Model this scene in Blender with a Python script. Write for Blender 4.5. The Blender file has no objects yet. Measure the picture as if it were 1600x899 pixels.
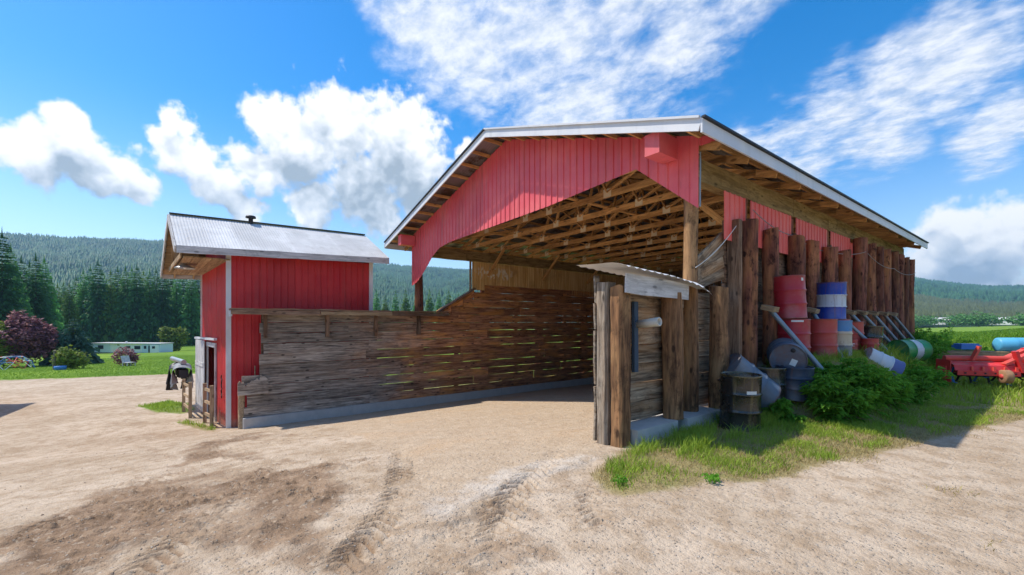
import bpy, math, random
import numpy as np
from mathutils import Matrix, Vector, Quaternion
random.seed(7); rng = np.random.default_rng(7)
R = math.radians
scene = bpy.context.scene
col = scene.collection
# ------------------------------------------------------------------ camera
CAM = Vector((3.916, -6.764, 1.7)); YAW = 0.9164
cd = bpy.data.cameras.new('camera'); cam = bpy.data.objects.new('camera', cd); col.objects.link(cam)
cam.location = CAM; cam.rotation_euler = (R(90), 0, YAW)
cd.sensor_width = 36; cd.lens = 666.1 / 1600 * 36; cd.shift_y = (503 - 449.5) / 1600
cd.clip_start = .05; cd.clip_end = 20000
scene.camera = cam
scene.view_settings.view_transform = 'Standard'; scene.view_settings.look = 'None'
scene.view_settings.gamma = 1; scene.view_settings.use_curve_mapping = False
scene.view_settings.exposure = 1.2
# ------------------------------------------------------------------ node helpers
def nd(nt, typ, ins=None, **props):
    n = nt.nodes.new(typ)
    for k, v in props.items(): setattr(n, k, v)
    for k, v in (ins or {}).items():
        s = n.inputs[k]
        if hasattr(v, 'is_output'): nt.links.new(v, s)
        elif hasattr(v, 'outputs'): nt.links.new(v.outputs[0], s)
        else: s.default_value = v
    return n
def math_(nt, op, a, b=None, c=None, clamp=False):
    ins = {0: a}
    if b is not None: ins[1] = b
    if c is not None: ins[2] = c
    return nd(nt, 'ShaderNodeMath', ins, operation=op, use_clamp=clamp).outputs[0]
def vmath(nt, op, a, b=None, scale=None):
    ins = {0: a}
    if b is not None: ins[1] = b
    n = nd(nt, 'ShaderNodeVectorMath', ins, operation=op)
    if scale is not None: n.inputs['Scale'].default_value = scale
    return n.outputs['Value' if op in ('DISTANCE', 'LENGTH', 'DOT_PRODUCT') else 'Vector']
def mapr(nt, v, a, b, c=0., d=1., smooth=True):
    n = nd(nt, 'ShaderNodeMapRange', {'Value': v, 'From Min': a, 'From Max': b, 'To Min': c, 'To Max': d})
    n.interpolation_type = 'SMOOTHSTEP' if smooth else 'LINEAR'
    return n.outputs[0]
def mix(nt, f, a, b, mode='MIX'):
    n = nd(nt, 'ShaderNodeMix', data_type='RGBA', blend_type=mode)
    for s, v in ((n.inputs['Factor'], f), (n.inputs[6], a), (n.inputs[7], b)):
        if hasattr(v, 'is_output'): nt.links.new(v, s)
        elif isinstance(v, (tuple, list)): s.default_value = (*v[:3], 1)
        else: s.default_value = v
    return n.outputs[2]
def noise(nt, vec, scale, detail=4, rough=.55, w=None, dist=0.):
    n = nd(nt, 'ShaderNodeTexNoise', {'Vector': vec, 'Scale': scale, 'Detail': detail, 'Roughness': rough, 'Distortion': dist})
    if w is not None:
        n.noise_dimensions = '4D'; nt.links.new(w, n.inputs['W'])
    return n.outputs['Fac']
# ------------------------------------------------------------------ world: Nishita sky with clouds
HAZE = .00017
SUNV = Vector((-2.3, -2.2, 4.7)).normalized()
world = bpy.data.worlds.new('World'); scene.world = world; world.use_nodes = True
wt = world.node_tree; wt.nodes.clear()
sky = wt.nodes.new('ShaderNodeTexSky'); sky.sky_type = 'NISHITA'; sky.sun_disc = False
sky.sun_elevation = math.asin(SUNV.z); sky.sun_rotation = math.atan2(SUNV.x, SUNV.y)
sky.air_density = 1.0; sky.dust_density = .5; sky.ozone_density = 2.0; sky.altitude = 500
def sdir(az, el):          # azimuth to the right of the view axis, elevation, degrees
    a = R(az); e = R(el)
    fw = Vector((-math.sin(YAW), math.cos(YAW), 0)); rt = Vector((math.cos(YAW), math.sin(YAW), 0))
    return (fw * math.cos(a) + rt * math.sin(a)) * math.cos(e) + Vector((0, 0, math.sin(e)))
# az, el, angular radius
CUMULUS = [(-21.3,22.9,5.6),(-15.1,22.6,5.9),(-26.4,19.4,5.2),(-29.5,22.2,3.2),(-12.2,18.6,5.0),(-19.0,16.6,6.0),(-17,13.2,3.8),(-30.5,17.5,3.4),
 (-37.6,20.3,2.0),(-36.9,17.3,3.0),(-34.7,14.6,3.2),(-32.0,12.6,2.6),(-38.6,18.4,1.9),(-24.5,14.0,3.6),(-11.2,14.5,3.4),
 (-48.0,14.7,3.2),(-45.6,15.5,3.2),(-43.0,14.6,2.9),(-41.2,13.6,1.9),(-45.9,17.4,2.2),(-49.5,14.9,1.9),(-52.5,14.5,3.0),
 (46.4,7.8,3.8),(48.8,7.0,4.2),(44.6,5.2,3.6),(47.5,4.6,4.0),(52.5,6.0,5.0),(-5.5,21,2.2),
 (64,8,6),(72,6,6),(-64,10,6),(-74,14,7),(95,9,8),(120,12,9),(-100,12,8),(-130,10,9),(160,10,8)]
WISP = [(-5,32,9),(4,33,10),(8,28,11),(14,25,9),(-13,34,6),(22,32,7),(28,35,5),(-9,37,6),(17,37,8),(11,21,7),(3,23,6),(-18,36.5,3.5),(20,19.5,5),
 (33,19.5,5.5),(37,22,5),(42,22.5,5),(46,22.5,5),(49,22,4),(29,20,4),(47.5,15.5,3.5),(50,17,3.5),(40,18,4),
 (10,52,16),(-30,58,14),(50,45,12),(0,75,14),(80,40,14),(-80,45,14),(130,40,16),(180,45,18),(-130,40,16)]
tc = nd(wt, 'ShaderNodeTexCoord'); D = tc.outputs['Generated']
def lobes(vec, L, pw=1.):
    cur = None
    for az, el, r in L:
        d = vmath(wt, 'DISTANCE', vec, tuple(sdir(az, el)))
        v = math_(wt, 'MULTIPLY_ADD', d, -1 / R(r), 1.0)
        cur = v if cur is None else math_(wt, 'SMOOTH_MAX', cur, v, .15)
    return cur
def dnoise(scale, amp, off, detail=3):
    n = nd(wt, 'ShaderNodeTexNoise', {'Vector': vmath(wt, 'ADD', D, off), 'Scale': scale, 'Detail': detail, 'Roughness': .55})
    return vmath(wt, 'SCALE', vmath(wt, 'SUBTRACT', n.outputs['Color'], (.5, .5, .5)), scale=amp)
warp = vmath(wt, 'ADD', vmath(wt, 'ADD', D, dnoise(9, .07, (3, 1, 2))), dnoise(26, .045, (7, 5, 1), 5))
cl = lobes(warp, CUMULUS)
bwarp = vmath(wt, 'ADD', D, dnoise(20, .035, (1, 9, 4), 3))
def billow(off, sc=17):
    q = vmath(wt, 'ADD', bwarp, off)
    v = nd(wt, 'ShaderNodeTexVoronoi', {'Vector': q, 'Scale': sc}, feature='F1')
    v2 = nd(wt, 'ShaderNodeTexVoronoi', {'Vector': q, 'Scale': sc * 2.9}, feature='F1')
    return math_(wt, 'ADD', math_(wt, 'MULTIPLY', v.outputs['Distance'], -.6), math_(wt, 'MULTIPLY', v2.outputs['Distance'], -.30))
b0 = billow((0, 0, 0)); so = SUNV * .016; b1 = billow(tuple(so))
fine = noise(wt, D, 55, 5, .62)
dens = math_(wt, 'ADD', math_(wt, 'ADD', cl, math_(wt, 'MULTIPLY_ADD', b0, .75, .36)), math_(wt, 'MULTIPLY_ADD', fine, .62, -.31))
ca = mapr(wt, dens, .0, .42)
# relief: lit where the cloud thins towards the sun
rel = math_(wt, 'SUBTRACT', b0, b1)
clo = lobes(vmath(wt, 'ADD', warp, (0, 0, .055)), CUMULUS)
under = math_(wt, 'SUBTRACT', clo, cl)     # >0 where there is more cloud above: undersides
lit = math_(wt, 'ADD', math_(wt, 'MULTIPLY_ADD', rel, 1.1, .70), math_(wt, 'MULTIPLY', under, -.75))
lit = math_(wt, 'ADD', lit, math_(wt, 'MULTIPLY_ADD', noise(wt, bwarp, 12, 7, .66), 1.5, -.75))
lit = math_(wt, 'SUBTRACT', lit, math_(wt, 'MULTIPLY', mapr(wt, cl, .3, .8), .22))
SHADE = [(-18.5,15.5,6.5),(-13.5,16.5,6),(-23,15,4.5),(-45.5,13.2,4),(-42.5,13,3),(-33.5,12.5,3),(47,3.0,4),(-16,19,4),(-27,17,3)]
lit = math_(wt, 'SUBTRACT', lit, math_(wt, 'MULTIPLY', math_(wt, 'MAXIMUM', lobes(vmath(wt, 'ADD', D, dnoise(11, .06, (4, 4, 1), 3)), SHADE), 0.), .62))
lr = nd(wt, 'ShaderNodeValToRGB', {'Fac': lit}); e = lr.color_ramp.elements
e[0].position = -.0; e[0].color = (.36, .43, .51, 1); e[1].position = 1.05; e[1].color = (1.04, 1.04, 1.03, 1)
m_ = e.new(.5); m_.color = (.66, .72, .80, 1)
# high wisps on a flat layer
sp = nd(wt, 'ShaderNodeSeparateXYZ', {'Vector': D})
zz = math_(wt, 'MAXIMUM', math_(wt, 'ADD', sp.outputs[2], .12), .02)
pl = nd(wt, 'ShaderNodeCombineXYZ', {0: math_(wt, 'DIVIDE', sp.outputs[0], zz), 1: math_(wt, 'DIVIDE', sp.outputs[1], zz), 2: 0.})
plr = nd(wt, 'ShaderNodeMapping', {'Vector': pl, 'Rotation': (0, 0, R(-28)), 'Scale': (1., 1.25, 1.)})
wn = noise(wt, plr, 2.9, 9, .66, dist=.25); wn2 = noise(wt, plr, 13, 5, .65, dist=.2)
wl = lobes(vmath(wt, 'ADD', D, dnoise(5, .16, (2, 8, 3), 4)), WISP)
wd = math_(wt, 'ADD', math_(wt, 'MULTIPLY_ADD', wn, 2.6, -1.42), math_(wt, 'ADD', math_(wt, 'MULTIPLY', wn2, .8), math_(wt, 'MULTIPLY', math_(wt, 'MINIMUM', wl, .62), 1.25)))
wa = math_(wt, 'MULTIPLY', mapr(wt, wd, .15, 1.35), .86)
wa = math_(wt, 'MULTIPLY', wa, mapr(wt, wl, -.25, .3))
wc = mix(wt, mapr(wt, wn2, .3, .7), (.66, .72, .82), (1.0, 1.0, 1.02))
hs = nd(wt, 'ShaderNodeHueSaturation', {'Color': sky.outputs[0], 'Saturation': mapr(wt, sp.outputs[2], .02, .42, 1.06, 1.48), 'Value': .64, 'Hue': .50})
SKY_S = .15
SK = 1 / SKY_S * .52
def sc_(c): return vmath(wt, 'SCALE', c, scale=SK)
c1 = mix(wt, wa, hs.outputs[0], sc_(wc))
c2 = mix(wt, ca, c1, sc_(lr.outputs[0]))
bg = nd(wt, 'ShaderNodeBackground', {'Color': c2, 'Strength': SKY_S})
wt.links.new(bg.outputs[0], nd(wt, 'ShaderNodeOutputWorld').inputs[0])
world.cycles.sampling_method = 'NONE'
scene.cycles.max_bounces = 8; scene.cycles.diffuse_bounces = 5; scene.cycles.glossy_bounces = 2; scene.cycles.transmission_bounces = 3; scene.cycles.transparent_max_bounces = 4
# ------------------------------------------------------------------ sun
sl = bpy.data.lights.new('sun', 'SUN'); sl.energy = 2.35; sl.angle = R(.53); sl.color = (1, .93, .82)
sun = bpy.data.objects.new('sun', sl); col.objects.link(sun); sun.location = (-20, -20, 40)
sun.rotation_euler = (-SUNV).to_track_quat('-Z', 'Y').to_euler()
# ------------------------------------------------------------------ materials
MATS = {}
def newmat(name):
    m = bpy.data.materials.new(name); m.use_nodes = True; m.node_tree.nodes.clear(); MATS[name] = m
    nt = m.node_tree; out = nd(nt, 'ShaderNodeOutputMaterial')
    return m, nt, out
def principled(nt, out, color, rough=.8, metal=0., bump=None, bstr=.3, bdist=.01, spec=.4):
    p = nd(nt, 'ShaderNodeBsdfPrincipled', {'Roughness': rough, 'Metallic': metal, 'Specular IOR Level': spec})
    if hasattr(color, 'is_output'): nt.links.new(color, p.inputs['Base Color'])
    else: p.inputs['Base Color'].default_value = (*color[:3], 1)
    if bump is not None:
        b = nd(nt, 'ShaderNodeBump', {'Height': bump, 'Strength': bstr, 'Distance': bdist}); nt.links.new(b.outputs[0], p.inputs['Normal'])
    nt.links.new(p.outputs[0], out.inputs[0]); return p
def obj_rand(nt):
    return nd(nt, 'ShaderNodeObjectInfo').outputs['Random']
def ocoord(nt, scale=(1, 1, 1)):
    t = nd(nt, 'ShaderNodeTexCoord')
    return nd(nt, 'ShaderNodeMapping', {'Vector': t.outputs['Object'], 'Scale': scale}).outputs[0]
def wood(name, dark, light, stain, axis=0, rough=.85, g=22, var=.35, stain_amt=.5, tint=None, spec=.25, blotch=.45):
    m, nt, out = newmat(name); r = obj_rand(nt)
    w = math_(nt, 'MULTIPLY', r, 60.)
    s = [g] * 3; s[axis] = 1.5
    co = ocoord(nt, tuple(s))
    gr = noise(nt, co, 1., 7, .62, w, .8)
    s2 = [3.2] * 3; s2[axis] = .7
    lo = noise(nt, ocoord(nt, tuple(s2)), 1.3, 4, .6, w)
    s3 = [60] * 3; s3[axis] = 2.5
    fi = noise(nt, ocoord(nt, tuple(s3)), 1., 3, .6, w)
    c = mix(nt, mapr(nt, gr, .3, .7), dark, light)
    c = mix(nt, math_(nt, 'MULTIPLY', mapr(nt, lo, .42, .68), stain_amt), c, stain)
    c = mix(nt, math_(nt, 'MULTIPLY', mapr(nt, fi, .60, .72), .55), c, tuple(x * .35 for x in dark))
    if tint:   # different weathering along the world y axis: (y0, y1, colour multiplier)
        y0, y1, tcol = tint
        gp = nd(nt, 'ShaderNodeNewGeometry').outputs['Position']
        sy = nd(nt, 'ShaderNodeSeparateXYZ', {'Vector': gp})
        yy = math_(nt, 'ADD', sy.outputs[1], math_(nt, 'MULTIPLY_ADD', noise(nt, gp, .9, 4), 5., -2.5))
        c2 = mix(nt, mapr(nt, gr, .3, .7), tcol[0], tcol[1])
        c2 = mix(nt, math_(nt, 'MULTIPLY', mapr(nt, lo, .45, .7), .7), c2, tcol[2])
        c2 = mix(nt, math_(nt, 'MULTIPLY', mapr(nt, fi, .60, .72), .5), c2, tuple(x * .4 for x in tcol[0]))
        c = mix(nt, mapr(nt, yy, y0, y1), c, c2)
    sk = [5.] * 3; sk[axis] = 2.2
    kv = nd(nt, 'ShaderNodeTexVoronoi', {'Vector': vmath(nt, 'ADD', ocoord(nt, tuple(sk)), nd(nt, 'ShaderNodeCombineXYZ', {0: w, 1: w, 2: w}).outputs[0]), 'Scale': 1.}, feature='F1').outputs['Distance']
    c = mix(nt, math_(nt, 'MULTIPLY', mapr(nt, math_(nt, 'ADD', kv, math_(nt, 'MULTIPLY_ADD', gr, .12, -.06)), .17, .08), .8), c, tuple(x * .4 for x in dark))
    sb = [2.6] * 3; sb[axis] = 1.5
    bl = noise(nt, ocoord(nt, tuple(sb)), 1.7, 6, .72, w, .4)
    c = mix(nt, math_(nt, 'MULTIPLY', mapr(nt, bl, .50, .66), blotch), c, tuple(x * .45 for x in dark))
    h = nd(nt, 'ShaderNodeHueSaturation', {'Color': c, 'Value': mapr(nt, r, 0, 1, 1 - var, 1 + var, False)})
    b = math_(nt, 'ADD', gr, math_(nt, 'MULTIPLY', fi, .6))
    principled(nt, out, h.outputs[0], rough, 0, b, .55, .012, spec)
    return m
def metal_paint(name, colr, fade, *a_, **k_):
    splash = k_.pop('splash', None); return _metal_paint(name, colr, fade, splash, *a_, **k_)
def _metal_paint(name, colr, fade, splash, rough=.45, dirt=(.12, .08, .05), dirt_amt=.25, zs=.35, spec=.4, var=.11):
    m, nt, out = newmat(name); r = obj_rand(nt); w = math_(nt, 'MULTIPLY', r, 40.)
    gp = nd(nt, 'ShaderNodeNewGeometry').outputs['Position']
    mp = nd(nt, 'ShaderNodeMapping', {'Vector': gp, 'Scale': (5, 5, zs)}).outputs[0]
    n1 = noise(nt, mp, 1., 5, .6); n2 = noise(nt, gp, 1.1, 5, .6)
    c = mix(nt, mapr(nt, n2, .35, .7), colr, fade)
    c = mix(nt, math_(nt, 'MULTIPLY', mapr(nt, n1, .5, .78), dirt_amt), c, dirt)
    if splash is not None:
        sz_ = nd(nt, 'ShaderNodeSeparateXYZ', {'Vector': gp}).outputs[2]; zz_ = math_(nt, 'ADD', sz_, math_(nt, 'MULTIPLY_ADD', noise(nt, gp, 4., 5, .7), 1.2, -.6))
        c = mix(nt, mapr(nt, zz_, splash, splash - .6, 0., .55), c, (.40, .29, .19))
    h = nd(nt, 'ShaderNodeHueSaturation', {'Color': c, 'Value': mapr(nt, r, 0, 1, 1 - var, 1 + var, False)})
    principled(nt, out, h.outputs[0], mapr(nt, n2, .3, .7, rough - .08, rough + .12), 0, n2, .05, .01, spec)
    return m
def plain(name, colr, rough=.7, metal=0., var=.12, ns=6., spec=.4):
    m, nt, out = newmat(name); co = ocoord(nt)
    n = noise(nt, co, ns, 5, .6)
    c = mix(nt, n, tuple(x * (1 - var) for x in colr), tuple(min(1, x * (1 + var)) for x in colr))
    principled(nt, out, c, rough, metal, n, .12, .01, spec); return m
def leafy(name, a, b, trans=.35, var=.3, scale=.6, rough=.6):
    m, nt, out = newmat(name); r = obj_rand(nt)
    gp = nd(nt, 'ShaderNodeNewGeometry')
    n = noise(nt, gp.outputs['Position'], scale, 4, .6)
    rn = gp.outputs['Random Per Island']
    f = math_(nt, 'ADD', math_(nt, 'MULTIPLY', rn, .55), math_(nt, 'MULTIPLY_ADD', n, .9, -.22), clamp=True)
    c = mix(nt, f, a, b)
    h = nd(nt, 'ShaderNodeHueSaturation', {'Color': c, 'Value': mapr(nt, r, 0, 1, 1 - var, 1 + var, False), 'Hue': mapr(nt, rn, 0, 1, .485, .515, False)}).outputs[0]
    d = nd(nt, 'ShaderNodeBsdfPrincipled', {'Base Color': h, 'Roughness': rough, 'Specular IOR Level': .25})
    t = nd(nt, 'ShaderNodeBsdfTranslucent', {'Color': h})
    mx = nd(nt, 'ShaderNodeMixShader', {0: trans, 1: d.outputs[0], 2: t.outputs[0]})
    nt.links.new(mx.outputs[0], out.inputs[0]); return m

wood('grey_plank', (.07, .056, .046), (.52, .44, .36), (.24, .17, .12), g=22, stain_amt=.6, var=.3,
     tint=(-2.6, 1.6, ((.15, .052, .026), (.68, .32, .16), (.82, .35, .08))), blotch=.35)
wood('grey_plank_end', (.07, .056, .046), (.52, .44, .36), (.24, .17, .12), axis=1, g=22)
wood('brown_plank', (.075, .045, .03), (.33, .215, .14), (.24, .11, .05), stain_amt=.5)
wood('wing_plank', (.09, .06, .04), (.50, .38, .26), (.42, .20, .07), stain_amt=.55, var=.25, blotch=.55)
wood('tan_board', (.22, .14, .075), (.50, .36, .21), (.30, .20, .12), stain_amt=.4, var=.18)
wood('truss_wood', (.38, .19, .07), (.84, .50, .20), (.50, .25, .08), stain_amt=.45, var=.16, g=16)
wood('beam_wood', (.16, .10, .04), (.44, .31, .14), (.24, .15, .06), stain_amt=.5, var=.12, g=14)
wood('grey_post', (.11, .085, .065), (.42, .35, .27), (.30, .17, .08), axis=2, stain_amt=.35, var=.15, g=20)
wood('log_brown', (.06, .022, .018), (.36, .13, .078), (.64, .28, .10), axis=2, stain_amt=.5, blotch=.9, var=.25, g=13)
wood('log_orange', (.06, .03, .018), (.36, .185, .085), (.62, .36, .16), axis=2, stain_amt=.45, blotch=.75, var=.15, g=14)
wood('log_dark', (.045, .018, .015), (.27, .10, .065), (.50, .21, .08), axis=2, stain_amt=.4, var=.3, g=13)
wood('gate_wood', (.28, .19, .11), (.55, .40, .25), (.40, .28, .17), axis=0, stain_amt=.35, var=.1)
wood('white_board', (.42, .41, .41), (.72, .71, .70), (.30, .28, .26), stain_amt=.5, var=.08, g=18)
metal_paint('red_gable', (.72, .095, .115), (.80, .16, .17), .5, dirt_amt=.32, zs=.5)
metal_paint('red_side', (.80, .125, .10), (.86, .19, .16), .5, dirt_amt=.2, zs=.5)
metal_paint('red_shed', (.50, .016, .024), (.60, .04, .042), .45, splash=-.95, dirt_amt=.25, zs=.4)
metal_paint('white_trim', (.62, .60, .60), (.75, .74, .74), .5, dirt=(.28, .24, .2), dirt_amt=.4)
metal_paint('galv', (.50, .50, .50), (.64, .64, .64), .75, dirt=(.32, .30, .28), dirt_amt=.4, zs=.6, spec=.15)
m, nt, out = newmat('galv_old'); gp = nd(nt, 'ShaderNodeNewGeometry').outputs['Position']
n2 = noise(nt, gp, 1.3, 5, .65); principled(nt, out, mix(nt, mapr(nt, n2, .45, .65), (.30, .30, .31), (.10, .065, .045)), mapr(nt, n2, .4, .65, .32, .6), .75)
metal_paint('flashing', (.62, .64, .68), (.72, .73, .75), .42, dirt=(.3, .3, .3), dirt_amt=.25)
plain('concrete', (.50, .48, .45), .9, 0, .22, 5)
plain('dark_metal', (.03, .03, .035), .5, .3)
plain('grey_metal', (.26, .30, .33), .5, .5)
plain('pipe_white', (.62, .58, .50), .5)
plain('blue_strip', (.045, .075, .12), .6)
plain('bark', (.07, .045, .035), .95, 0, .4, 12)
plain('interior_dark', (.07, .035, .025), .9, 0, .3, 3)
plain('bark_far', (.09, .06, .045), .95)
plain('glass_dark', (.03, .04, .06), .12, 0, .1)
plain('paper', (.75, .74, .70), .8)
plain('tarp_grey', (.24, .25, .26), .6, 0, .75, 5)  # wide tone variation paints dark, shaded-looking folds into the tarp colour
plain('tarp_black', (.02, .02, .022), .5)
plain('white_paint', (.84, .85, .85), .6, 0, .06)
plain('pale_blue_paint', (.62, .72, .80), .6, 0, .06)
plain('black_rubber', (.02, .02, .02), .8)
metal_paint('tin_red', (.62, .03, .035), (.70, .08, .07), .42, dirt=(.20, .09, .05), dirt_amt=.7, zs=3.)
metal_paint('tin_red2', (.70, .08, .06), (.76, .14, .10), .48, dirt=(.22, .10, .05), dirt_amt=.7, zs=3.)
plain('tool_blue', (.05, .20, .55), .45)
plain('tank_blue', (.10, .42, .68), .45, 0, .1)
plain('straw', (.50, .38, .20), .9, 0, .2, 9)
plain('roller_rust', (.34, .19, .10), .8, 0, .4, 14)
plain('ply', (.78, .66, .46), .8, 0, .1)
plain('stone', (.33, .26, .20), .95, 0, .35, 2.)
plain('cable', (.30, .28, .27), .6)
plain('lamp_metal', (.40, .42, .42), .4, .6)
# tan ribbed siding inside the barn, with old smeared white paint
m, nt, out = newmat('tan_siding'); r = obj_rand(nt)
gp = nd(nt, 'ShaderNodeNewGeometry').outputs['Position']
n1 = noise(nt, nd(nt, 'ShaderNodeMapping', {'Vector': gp, 'Scale': (4, 9, .7)}).outputs[0], 1., 5, .6)
n2 = noise(nt, gp, 1.6, 5, .6)
c = mix(nt, mapr(nt, n1, .35, .7), (.62, .38, .15), (.82, .60, .30)); c = mix(nt, math_(nt, 'MULTIPLY', mapr(nt, n2, .5, .75), .5), c, (.36, .18, .07))
sy = nd(nt, 'ShaderNodeSeparateXYZ', {'Vector': gp})
band = math_(nt, 'MULTIPLY', mapr(nt, math_(nt, 'ABSOLUTE', math_(nt, 'SUBTRACT', sy.outputs[2], 3.72)), .12, .3, 1, 0), mapr(nt, math_(nt, 'ABSOLUTE', math_(nt, 'SUBTRACT', sy.outputs[1], 3.6)), .7, 1.1, 1, 0))
sm = mapr(nt, noise(nt, nd(nt, 'ShaderNodeMapping', {'Vector': gp, 'Scale': (3, 4.5, 2.2)}).outputs[0], 1.6, 3, .6), .50, .56)
c = mix(nt, math_(nt, 'MULTIPLY', math_(nt, 'MULTIPLY', band, sm), .9), c, (.85, .82, .76))
principled(nt, out, c, .55, 0, n2, .05, .01)
# leaves
leafy('conifer', (.045, .17, .045), (.20, .43, .10), .32, .3, .12)
leafy('conifer_dark', (.026, .12, .045), (.13, .31, .09), .32, .25, .12)
leafy('conifer_lit', (.08, .19, .03), (.24, .38, .07), .32, .25, .12)
leafy('spruce_blue', (.022, .075, .055), (.085, .17, .11), .2, .2, .6)
leafy('purple_leaf', (.045, .014, .05), (.42, .17, .17), .25, .2, .5)
leafy('bush_leaf', (.10, .16, .02), (.30, .36, .06), .35, .2, .6)
leafy('weed_leaf', (.035, .19, .012), (.32, .62, .07), .5, .15, 1.6)
leafy('grass_blade', (.11, .26, .015), (.50, .58, .085), .4, .05, 1.1)
leafy('dry_blade', (.34, .26, .11), (.52, .43, .20), .3, .05, 1.2)
leafy('field_blade', (.07, .18, .012), (.22, .36, .03), .4, .05, .15)
leafy('hill_tree', (.004, .042, .028), (.075, .20, .065), .2, .05, .005)
leafy('valley_tree', (.030, .055, .020), (.13, .155, .065), .1, .05, .01)
# ------------------------------------------------------------------ mesh helpers
WM = {}                                                             # world matrix of each object
def link(o, parent=None, M=None, local=False):
    col.objects.link(o)
    M = M or Matrix()
    if parent is not None:
        o.parent = parent
        if local: o.matrix_local = M; WM[o] = WM[parent] @ M
        else: o.matrix_local = WM[parent].inverted() @ M; WM[o] = M
    else: o.matrix_basis = M; WM[o] = M
    return o
def root(name, loc, label, cat, group=None, rot=None):
    o = bpy.data.objects.new(name, None); o.empty_display_size = .2
    M = Matrix.Translation(loc)
    if rot is not None: M = M @ rot.to_matrix().to_4x4() if hasattr(rot, 'to_matrix') else M @ rot
    link(o, None, M); tag(o, label, cat, group); return o
def tag(o, label=None, cat=None, group=None, kind=None):
    if label: o['label'] = label
    if cat: o['category'] = cat
    if group: o['group'] = group
    if kind: o['kind'] = kind
    return o
def mk(name, me, parent=None, M=None, local=False):
    return link(bpy.data.objects.new(name, me), parent, M, local)
class MB:
    def __init__(s): s.v = []; s.f = []; s.sm = []
    def add(s, V, F, smooth=False):
        n = len(s.v); s.v += [tuple(p) for p in V]; s.f += [tuple(i + n for i in q) for q in F]; s.sm += [smooth] * len(F)
    def box(s, x0, x1, y0, y1, z0, z1):
        s.add([(x0,y0,z0),(x1,y0,z0),(x1,y1,z0),(x0,y1,z0),(x0,y0,z1),(x1,y0,z1),(x1,y1,z1),(x0,y1,z1)],
              [(0,3,2,1),(4,5,6,7),(0,1,5,4),(1,2,6,5),(2,3,7,6),(3,0,4,7)]); return s
    def beam(s, p, q, w, h, up=(0, 0, 1)):
        p = Vector(p); q = Vector(q); x = (q - p).normalized(); y = Vector(up).cross(x).normalized(); z = x.cross(y)
        V = [a + y * sy * w / 2 + z * sz * h / 2 for a in (p, q) for sy, sz in ((-1,-1),(1,-1),(1,1),(-1,1))]
        s.add(V, [(0,3,2,1),(4,5,6,7),(0,1,5,4),(1,2,6,5),(2,3,7,6),(3,0,4,7)]); return s
    def tube(s, pts, r, n=10, cap=True, smooth=True):
        pts = [Vector(p) for p in pts]; rs = r if isinstance(r, (list, tuple)) else [r] * len(pts); V = []; F = []
        for i, p in enumerate(pts):
            t = (pts[min(i + 1, len(pts) - 1)] - pts[max(i - 1, 0)]).normalized()
            a = t.cross(Vector((0, 0, 1))) if abs(t.z) < .9 else t.cross(Vector((1, 0, 0))); a.normalize(); b = t.cross(a)
            V += [p + (a * math.cos(2*math.pi*k/n) + b * math.sin(2*math.pi*k/n)) * rs[i] for k in range(n)]
        for i in range(len(pts) - 1):
            for k in range(n): F.append((i*n+k, i*n+(k+1) % n, (i+1)*n+(k+1) % n, (i+1)*n+k))
        s.add(V, F, smooth)
        if cap:
            s.add(V[:n], [tuple(range(n - 1, -1, -1))]); s.add(V[-n:], [tuple(range(n))])
        return s
    def lathe(s, prof, n=28, smooth=True):
        V = []; F = []
        for r, z in prof: V += [(r * math.cos(2*math.pi*k/n), r * math.sin(2*math.pi*k/n), z) for k in range(n)]
        for i in range(len(prof) - 1):
            for k in range(n): F.append((i*n+k, i*n+(k+1) % n, (i+1)*n+(k+1) % n, (i+1)*n+k))
        s.add(V, F, smooth); return s
    def poly(s, V): s.add(V, [tuple(range(len(V)))]); return s
    def mesh(s, mat, name='m'):
        me = bpy.data.meshes.new(name); me.from_pydata(s.v, [], s.f); me.materials.append(MATS[mat])
        me.polygons.foreach_set('use_smooth', s.sm); me.update(); return me
    def build(s, name, mat, parent=None, M=None, local=False): return mk(name, s.mesh(mat, name), parent, M, local)
def tri_mesh(name, V, T, mat, smooth=False):
    me = bpy.data.meshes.new(name); V = np.asarray(V, np.float32); T = np.asarray(T, np.int32)
    me.vertices.add(len(V)); me.vertices.foreach_set('co', V.ravel())
    me.loops.add(T.size); me.loops.foreach_set('vertex_index', T.ravel())
    me.polygons.add(len(T)); me.polygons.foreach_set('loop_start', np.arange(0, T.size, 3, dtype=np.int32))
    me.polygons.foreach_set('loop_total', np.full(len(T), 3, np.int32))
    if smooth: me.polygons.foreach_set('use_smooth', np.ones(len(T), bool))
    me.materials.append(MATS[mat]); me.update(calc_edges=True); me.validate(); return me
def axes(p, x, z):
    """matrix with local X along x and local Z near z"""
    x = Vector(x).normalized(); y = Vector(z).cross(x).normalized(); zz = x.cross(y)
    M = Matrix((x, y, zz)).transposed().to_4x4(); M.translation = Vector(p); return M
_bc = {}
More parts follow.
